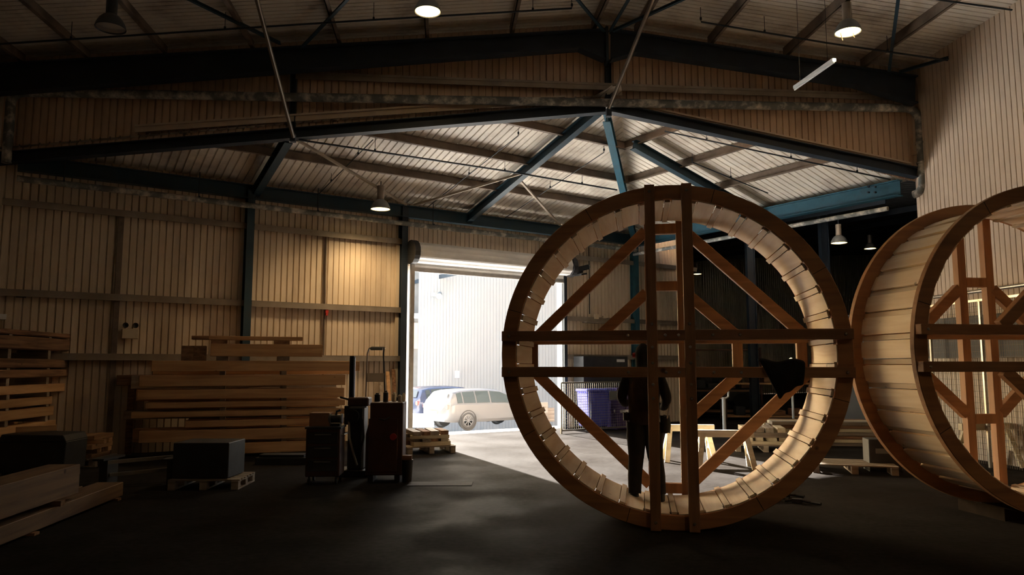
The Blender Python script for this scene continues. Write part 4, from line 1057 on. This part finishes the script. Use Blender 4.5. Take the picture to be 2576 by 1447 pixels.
# crate on pallet
cc_=ground(510,1232)+V((0,.35,0)); pallet('pallet',cc_,.05,1.0,.8,'pallet under the dark crate, left of the cart')
steel('crate',MB().box(hz(cc_,.40)+V((-.06,0,0)),(.8,.65,.50)),'char','dark plain crate standing on a pallet in front of the big stack','crate',bevel=.01)
c=ground(705,1170)+V((0,.2,0)); steel('steel_plate_rack',MB().box(hz(c,.06),(.9,.4,.12)).box(hz(c,.15),(.8,.3,.04)),'char','low dark stillage on the floor at the right foot of the big stack','stillage')
# cart
def cart():
    c=ground(806,1220)+V((0,.25,0)); r=thing('tool_cart',tuple(hz(c,0)),.06,'dark tool cabinet on castors, left of the tall mast','cabinet')
    MB().box(V((0,0,.46)),(.50,.46,.70)).build('body','redbrown',r,local=True,bevel=.012)
    MB().box(V((0,0,.825)),(.53,.50,.03)).build('top','char',r,local=True)
    for i in range(3):
        d=MB().box(V((0,-.236,.68-.2*i)),(.44,.012,.17)).build('drawer','char',r,local=True,bevel=.004); MB().bar(V((-.12,-.25,.73-.2*i)),V((.12,-.25,.73-.2*i)),.012,.012).build('handle','galv',d,local=True)
    MB().tube([V((.26,-.18,.72)),V((.30,-.18,.72)),V((.30,.18,.72)),V((.26,.18,.72))],.012,8).build('push_handle','galv',r,local=True)
    for sx in(-1,1):
        for sy in(-1,1):
            MB().cyl(V((sx*.2-.015,sy*.18,.045)),V((sx*.2+.015,sy*.18,.045)),.045,n=14).cyl(V((sx*.2,sy*.18,.07)),V((sx*.2,sy*.18,.12)),.012).build('castor','tyre',r,local=True)
    z=.84; cc=hz(c,z)
    steel('parts_box',MB().box(cc+V((-.08,.02,.10)),(.30,.26,.2)),mat('card',(.33,.17,.09),.8,0,.1,4),'brown box standing on top of the dark tool cabinet','box',bevel=.004)
    r2=thing('bench_grinder',tuple(cc+V((.16,-.05,0))),0,'small dark grinder on the right of the tool cabinet top','tool')
    MB().box(V((0,0,.02)),(.14,.12,.04)).build('base','black',r2,local=True); MB().cyl(V((-.07,0,.11)),V((.07,0,.11)),.06,n=16).build('motor','char',r2,local=True,smooth=True)
    for s_ in(-1,1): MB().cyl(V((s_*.075,0,.11)),V((s_*.10,0,.11)),.075,n=18).build('grinding_wheel','grey',r2,local=True,smooth=True)
    MB().tube([V((0,0,.16)),V((.01,0,.22)),V((.07,0,.24))],.018,8).build('arm','black',r2,local=True)
cart()
# tall brown cabinet
def cabinet():
    c=ground(962,1214)+V((0,.28,0)); r=thing('machine_cabinet',tuple(hz(c,0)),.05,'tall red-brown machine cabinet with a sloped face, left of the doorway','cabinet')
    MB().prism([(-.28,.10),(-.28,.72),(-.22,.95),(-.22,1.19),(.28,1.19),(.28,.10)],-.27,.27,lambda a,b,t:V((a,t,b))).build('body','redbrown',r,local=True,bevel=.012)
    MB().box(V((-.02,-.277,.55)),(.44,.012,.8)).build('door','redbrown',r,local=True,bevel=.004)
    for s_ in(-1,1): MB().box(V((s_*.2,0,.05)),(.08,.5,.10)).build('foot','char',r,local=True)
    MB().cyl(V((.14,-.28,.68)),V((.14,-.34,.68)),.05,n=14).build('hand_wheel','red',r,local=True,smooth=True)
    MB().tube([V((-.08,-.285,.95)),V((0,-.32,.93)),V((.08,-.285,.97))],.014,8).build('lever','black',r,local=True)
    z=1.192; base=hz(c,z)
    items=[(-.17,.1,.09,.13,'char','dark oil can'),(-.02,.0,.08,.17,'char','dark tin'),(.10,.08,.07,.14,'palew','pale jar'),(.20,0,.06,.11,'cream','cream tub'),(.24,.14,.05,.13,'palew','second pale jar')]
    for x,y,w_,h_,m_,nm_ in items:
        o=MB(); o.lathe(base+V((x,y,0)),[(0,0),(w_/2,0),(w_/2,h_*.8),(w_*.3,h_*.9),(w_*.3,h_),(0,h_)],14); steel('tin' if 'jar' not in nm_ else 'jar',o,m_,nm_+' on top of the tall red-brown machine cabinet','container','tins on the machine cabinet',smooth=True)
cabinet()
def mast():
    c=ground(884,1198)+V((0,.15,0)); r=thing('drill_stand',tuple(hz(c,0)),0,'dark workshop machine with a tall vertical mast and chrome strip','machine')
    zt=depth(874,896,c.y).z
    MB().box(V((.08,0,.05)),(.62,.5,.10)).build('base','char',r,local=True,bevel=.01)
    MB().box(V((-.06,0,(.1+zt)/2)),(.07,.07,zt-.1)).build('mast','black',r,local=True)
    MB().box(V((-.012,-.03,zt-.42)),(.018,.02,.80)).build('chrome_strip','chrome',r,local=True)
    MB().box(V((.06,-.02,.60)),(.26,.36,1.0)).build('body','char',r,local=True,bevel=.03)
    MB().box(V((.08,.0,1.17)),(.34,.3,.14)).build('head','redbrown',r,local=True,bevel=.02)
    MB().cyl(V((.02,-.2,.95)),V((.02,-.27,.95)),.10,n=16).build('guard','black',r,local=True,smooth=True)
    MB().tube([V((-.05,-.2,.9)),V((-.02,-.26,.6)),V((.05,-.25,.35)),V((.10,-.22,.18))],.018,8).build('hose','galv',r,local=True,smooth=True)
    MB().tube([V((.17,-.2,.9)),V((.20,-.24,.62)),V((.14,-.2,.30))],.02,8).build('belt_guard','char',r,local=True,smooth=True)
    MB().bar(V((-.10,0,1.20)),V((-.24,-.03,1.24)),.03,.03).build('lever','black',r,local=True); MB().box(V((-.12,0,.95)),(.08,.1,.3)).build('motor_box','black',r,local=True)
    for i,(x,h_,m_) in enumerate(((.02,.16,'red'),(.10,.12,'char'),(.19,.20,'grey'))):
        pass
mast()
def handtruck():
    c=ground(936,1165)+V((0,.2,0)); r=thing('sack_truck',tuple(hz(c,0)),.05,'sack truck with a bright curved handle behind the machine cabinet','trolley')
    Y=c.y; zt=depth(934,874,Y).z; k=Y/F
    w_=22*k; z1_=depth(934,985,Y).z
    MB().tube([V((-w_-.03,0,.2)),V((-w_-.01,0,z1_)),V((-w_,0,zt-.12)),V((-w_+.03,0,zt-.03)),V((-w_+.08,0,zt)),V((w_-.02,0,zt)),V((w_,0,zt-.02))],.014,8).build('tube_frame','galv',r,local=True,smooth=True)
    MB().tube([V((w_-.02,0,zt)),V((w_-.03,0,zt-.12)),V((w_+.01,0,z1_)),V((w_+.02,0,.2))],.014,8).build('tube_side','char',r,local=True,smooth=True)
    MB().box(V((.01,-.02,zt-.03)),(w_*1.4,.05,.05)).build('grip','grey',r,local=True,bevel=.01)
    MB().box(V((0,0,depth(934,950,Y).z)),(w_*1.9,.04,.16)).build('back_plate','cream',r,local=True)
    MB().box(V((0,-.12,.03)),(.45,.28,.02)).build('toe_plate','char',r,local=True)
    for s_ in(-1,1): MB().cyl(V((s_*.24,.05,.12)),V((s_*.29,.05,.12)),.12,n=20).build('wheel','tyre',r,local=True,smooth=True)
    MB().bar(V((-.26,.05,.12)),V((.26,.05,.12)),.03,.03).build('axle','char',r,local=True)
    MB().bar(V((-w_-.02,0,.24)),V((w_+.02,0,.24)),.03,.03).build('cross_bar','char',r,local=True)
handtruck()
q=ground(1020,1216)+V((0,.15,0)); r=thing('waste_bin',tuple(hz(q,0)),0,'small black bin on the floor right of the tall red-brown cabinet','bin')
MB().lathe(V((0,0,0)),[(0,0),(.07,0),(.09,.33),(.08,.33),(.065,.02),(0,.02)],16).build('body','black',r,local=True,smooth=True); MB().box(V((0,0,.36)),(.14,.12,.07)).build('contents','rough',r,local=True)
# leaning timbers by the wall
for i,(px0,py0,px1,py1,m_) in enumerate(((975,935,985,1075,'pine'),(990,930,996,1075,'rough'),(958,960,966,1075,'grayw'))):
    a=A(px0,py0,.10); b=A(px1,1085,.45); b.z=.0; b+=V((0,0,.01))
    timber(b,a,.09,.03,m_,'%s plank leaning on the wall left of the door column'%(('pale','dark brown','grey')[i]),'plank','planks leaning beside the door','leaning_plank',up=nA)
# offcut pallet by the doorway
c=ground(1066,1143)+V((0,.5,0)); pallet('pallet',c,.35,1.0,.9,'pallet carrying a heap of offcuts just left of the doorway')
pile(c,'offcut on the doorway pallet, %s tier, %s across',16,.8,.143,['grayw','palew','rough','grayw'],'offcuts on the doorway pallet',.6,1.05,(.05,.10),.35,4)
# ------------------------------------------------------------------ saw horses
def sawhorse(c,rz,L_,H_,label,m='palew'):
    r=thing('sawhorse',tuple(hz(c,0)),rz,label,'sawhorse','pale sawhorses in the sunlight')
    MB().box(V((0,0,H_-.06)),(L_,.10,.12)).build('top_rail',m,r,local=True,bevel=.004)
    for sx in(-1,1):
        for sy in(-1,1):
            MB().bar(V((sx*(L_/2-.14),sy*.03,H_-.05)),V((sx*(L_/2-.04),sy*.24,0)),.045,.09,V((1,0,.15)).normalized()).build('leg',m,r,local=True)
        MB().bar(V((sx*(L_/2-.10),-.15,H_*.45)),V((sx*(L_/2-.10),.15,H_*.45)),.03,.12).build('stretcher',m,r,local=True)
    return r
c=ground(1738,1163)+V((0,.15,0)); sawhorse(c,-.05,.95,.665,'pale sawhorse directly behind the right-hand posts of the wheel, left one')
c=ground(1830,1180)+V((0,.15,0)); sawhorse(c,-.12,1.0,.64,'pale sawhorse in the sun patch seen low in the wheel, right one')
# white stand
q=ground(1823,1095); zt=depth(1823,1000,q.y).z; r=thing('work_stand',tuple(q),0,'white upright stand with a forked top seen through the wheel','stand')
MB().cyl(V((0,0,.02)),V((0,0,zt)),.045,n=12).build('pole','white',r,local=True,smooth=True); MB().tube([V((-.12,0,zt+.06)),V((-.05,0,zt-.02)),V((.05,0,zt-.02)),V((.12,0,zt+.02)),V((.13,0,zt+.14)),V((.06,0,zt+.16))],.025,8).build('fork','white',r,local=True,smooth=True)
MB().lathe(V((0,0,0)),[(0,0),(.22,0),(.2,.03),(.05,.05),(0,.05)],18).build('base','white',r,local=True)
# piles beyond
c=ground(1945,1140)+V((0,.6,0)); pallet('pallet',c,-.2,1.2,1.0,'pallet of pale offcuts behind the lower right of the wheel')
pile(c,'pale offcut on the pallet behind the wheel, %s tier, %s across',16,.9,.143,['palew','grayw','palew'],'offcuts on the pallet behind the wheel',.7,1.2,(.06,.10),-.2,4)
c=ground(2115,1150)+V((.6,2.4,0)); 
zz_=0
for ly in range(7):
    hgt=.075
    for j in range(3):
        p=c+V((-.0+.05*random.uniform(-1,1),(j-1)*.36,zz_+hgt/2)); d=V((1,-.12+random.uniform(-.03,.03),0)).normalized()
        timber(p-d*1.15,p+d*1.15,.3,hgt-.004,['grayw','palew','rough'][(ly+j)%3],'board in the low stack between the two wheels, %s layer, %s row'%(['bottom','second','third','fourth','fifth','sixth','top'][ly],['front','middle','back'][j]),'board','boards stacked between the wheels','stacked_board')
    zz_+=hgt
c=ground(2150,1192)+V((.1,.35,0)); pallet('pallet',c,-.28,1.3,.9,'empty pallet on the floor between the two wheels')
c=ground(2245,1196)+V((.12,.55,0)); r=thing('tool_chest',tuple(hz(c,0)),-.2,'dark tool chest on the floor against the right wheel','chest')
MB().box(V((0,0,.28)),(.5,.4,.5)).build('body','char',r,local=True,bevel=.01); MB().box(V((0,-.205,.34)),(.3,.01,.08)).build('label_plate','grey',r,local=True)
mb=MB(); mb.box(V((0,0,.015)),(.5,.4,.03)); mb.build('base','black',r,local=True)
# straps on floor
for i,(px,py,rz) in enumerate(((1975,1252,.3),(2005,1266,-.4),(1955,1262,.9))):
    q=ground(px,py); d=V((math.cos(rz),math.sin(rz),0)); mb=MB(); mb.tube([q+Z*.02-d*.15,q+Z*.03+V((.02,.05,0)),q+Z*.02+d*.17,q+Z*.02+d*.2+V((.05,-.1,0))],.018,6); mb.box(q+Z*.03,(.12,.06,.05),d,V((-d.y,d.x,0)),Z)
    steel('ratchet_strap',mb,'black','black ratchet strap on the floor right of the centre wheel, %s'%('farthest from the camera','with its end furthest right','nearest to the wheel')[i],'strap','straps on the floor')
# pale floor plate
q=ground(1108,1218); steel('floor_plate',MB().box(hz(q,.004),(.95,.36,.008),V((1,.02,0)),V((0,1,0)),Z),mat('dull_plate',(.07,.07,.07),.8,0,.1,4,spec=.08),'thin grey metal sheet lying on the dark floor in front of the doorway pallet','plate')
# ------------------------------------------------------------------ furniture of the dark bay
def rack(c,rz,L_,H_,D_,nsh,label,m='orange',shelf='pine'):
    r=thing('storage_rack',tuple(hz(c,0)),rz,label,'rack','racks in the dark bay')
    for sx in(-1,1):
        for sy in(-1,1): MB().box(V((sx*L_/2,sy*D_/2,H_/2)),(.07,.07,H_)).build('upright','redbrown',r,local=True)
    for i in range(nsh):
        z=.12+(H_-.2)*i/(nsh-1 if nsh>1 else 1); MB().box(V((0,0,z)),(L_,D_,.05)).build('shelf',shelf,r,local=True)
    return r
def fill(c,rz,L_,z,n,label,mats,D_=.4,group=None):
    X=V((math.cos(rz),math.sin(rz),0)); Yv=V((-X.y,X.x,0))
    for i in range(n):
        w_=L_/n*random.uniform(.5,.85); h_=random.uniform(.12,.3); p=hz(c,z+h_/2)+X*(-L_/2+L_*(i+.5)/n)
        steel('storage_box',MB().box(p,(w_,D_*.8,h_),X,Yv,Z),random.choice(mats),label%(['leftmost','second','third','fourth','fifth','sixth'][i]),'box',group,bevel=.01)
rb=ra(dA)
c=ground(1960,1062)+V((.3,1.0,0)); rack(c,-.1,3.4,1.25,.8,2,'low rack with orange timber shelves seen through the wheel, right of the jacket'); fill(c,-.1,3.0,1.2,6,'dark box on top of the low orange rack, %s from the left',['char','rough','redbrown'],.6,'boxes on the low orange rack')
fill(c,-.1,3.0,.15,5,'dark box at the foot of the low orange rack, %s from the left',['char','rough','redbrown'],.6,'boxes under the low orange rack')
c=ground(1780,1055)+V((.9,2.5,0)); rack(c,-.1,3.2,2.4,.8,4,'tall dark rack seen between the wheel posts, beyond the sawhorses',shelf='rough'); fill(c,-.1,2.8,.95,5,'dark box on the tall dark rack, %s from the left',['char','char','rough'],.6,'boxes on the tall dark rack')
c=ground(1655,1062)+V((0,.4,0)); rack(c,rb-.3,.9,1.6,.5,3,'narrow wooden rack right of the person, in front of the dark bay')
c=ground(1880,1040)+V((0,3.5,0)); r=thing('parked_truck',tuple(hz(c,0)),-.1,'dark vehicle standing in the bay behind the hanging jacket','vehicle')
MB().prism([(-1.1,.3),(1.1,.3),(1.15,.9),(.7,1.0),(.45,1.6),(-.75,1.6),(-1.1,1.0)],-.8,.8,lambda a,b,t:V((a,t,b))).build('body','char',r,local=True,bevel=.05)
MB().box(V((0,-.81,1.25)),(.9,.02,.4)).build('side_window','glass',r,local=True)
MB().box(V((0,-.83,.6)),(.35,.02,.12)).build('number_plate','grey',r,local=True)
for sx in(-1,1):
    for sy in(-1,1): MB().cyl(V((sx*.7,sy*.7,.32)),V((sx*.7,sy*.85,.32)),.32,n=20).build('wheel','tyre',r,local=True,smooth=True)
for i,(px,dp) in enumerate(((1895,24),(2085,24),(1700,30))):
    q=depth(px,900,dp); mb=MB(); mb.ibar(hz(q,0),hz(q,7),.25,.25,.02,V((1,0,0))); steel('steel_column',mb,'navy','dark column in the bay beyond, %s'%('right of the centre wheel hub','just right of the wheel rim','seen between the wheel posts')[i],'column','dark columns in the bay beyond')
q=depth(1990,905,19); r=thing('work_lamp',tuple(hz(q,0)),0,'small lit work lamp on a white stand, behind the jacket','lamp'); MB().cyl(V((0,0,0)),V((0,0,q.z-.05)),.03,n=8).build('pole','white',r,local=True); MB().lathe(V((0,0,q.z)),[(0,.05),(.04,.03),(.05,0),(.04,-.03),(0,-.05)],12).build('bulb','lens',r,local=True,smooth=True)
MB().lathe(V((0,0,0)),[(0,0),(.2,0),(.18,.02),(0,.03)],14).build('base','white',r,local=True)
# pale screen between the wheels
a=ground(2125,1079);b=ground(2290,1079); steel('pale_screen',MB().bar(hz(a,1.6),hz(b,1.6),.03,3.15),mat('screen_white',(.62,.66,.70),.6,0,.03,1),'pale upright screen standing behind the gap between the two wheels','screen')
mb=MB(); mb=None
# ------------------------------------------------------------------ along the right wall
def rwbox(px0,px1,py0,py1,off,th_,name,m,label,cat):
    a=RW(px0,(py0+py1)/2,off);b=RW(px1,(py0+py1)/2,off); zt=RW((px0+px1)/2,py0,off).z; zb_=max(0,RW((px0+px1)/2,py1,off).z)
    return steel(name,MB().bar(hz(a,(zt+zb_)/2),hz(b,(zt+zb_)/2),th_,zt-zb_),m,label,cat)
rwbox(2345,2640,792,900,.25,.3,'wall_duct','greywall','long dark box duct along the foot of the right wall behind the wheel','duct')
a=RW(2355,752,.12);b=RW(2620,708,.12); zc_=RW(2480,730,.12).z; rod('wall_conduit',hz(RW(2350,750,.12),zc_),hz(RW(2640,720,.12),zc_),.035,'galv','bright horizontal conduit on the right wall behind the wheel','conduit')
# mesh screens on right wall
a=RW(2350,1000,.6);b=RW(2640,1000,.6); a.z=b.z=0
r=thing('mesh_fence',tuple((a+b)/2),ra(b-a),'tall mesh screen along the right wall behind the spokes of the right wheel','fence'); L_=(b-a).length
f=MB()
for e_ in(a,a.lerp(b,.5),b): f.bar(hz(e_,0),hz(e_,2.9),.04,.04,dH)
f.bar(hz(a,2.9),hz(b,2.9),.04,.04); f.build('frame','galv',r); g_=MB(); n=int(L_/.05)
for i in range(1,n): p=a.lerp(b,i/n); g_.bar(hz(p,.05),hz(p,2.9),.005,.005,dH)
for i in range(28): g_.bar(hz(a,.1+i*.1),hz(b,.1+i*.1),.005,.005)
g_.build('mesh','brownsteel',r)
c=ground(2545,1190)+V((.1,.75,0)); sawhorse(c,.15,1.0,.75,'pale sawhorse seen low through the spokes of the right wheel')
# ------------------------------------------------------------------ light
sun=bpy.data.lights.new('sun','SUN'); sun.energy=60; sun.angle=math.radians(.6); sun.color=(1,.96,.90)
so=bpy.data.objects.new('sun',sun); COL.objects.link(so)
tip=ground(2090,1190); head=hz(J,DZ-.07); sd=(tip-head).normalized()
so.rotation_euler=sd.to_track_quat('-Z','Y').to_euler(); so.location=(-10,40,20)
W=bpy.data.worlds.new('world'); S.world=W; W.use_nodes=True
nt=W.node_tree; bg=nt.nodes['Background']; sky=nt.nodes.new('ShaderNodeTexSky'); 
sky.sky_type='NISHITA'; sky.sun_disc=False; sky.sun_elevation=math.radians(24); sky.sun_rotation=math.atan2(-sd.x,-sd.y); sky.air_density=1.5; sky.dust_density=3
nt.links.new(sky.outputs[0],bg.inputs[0]); bg.inputs[1].default_value=.9
vs_=S.view_settings; S.display_settings.display_device='sRGB'; vs_.view_transform='Standard'; vs_.look='None'; vs_.gamma=1; vs_.exposure=0.5; vs_.use_curve_mapping=False
print('PLAN ZE',ZE,'APZ',APZ,'HZ',HZ,'HZR',HZR,'DZ',DZ,'K',K,'C',C,'J',J,'LJ',LJ,'L0',L0,'sun el',math.degrees(math.asin(-sd.z)))
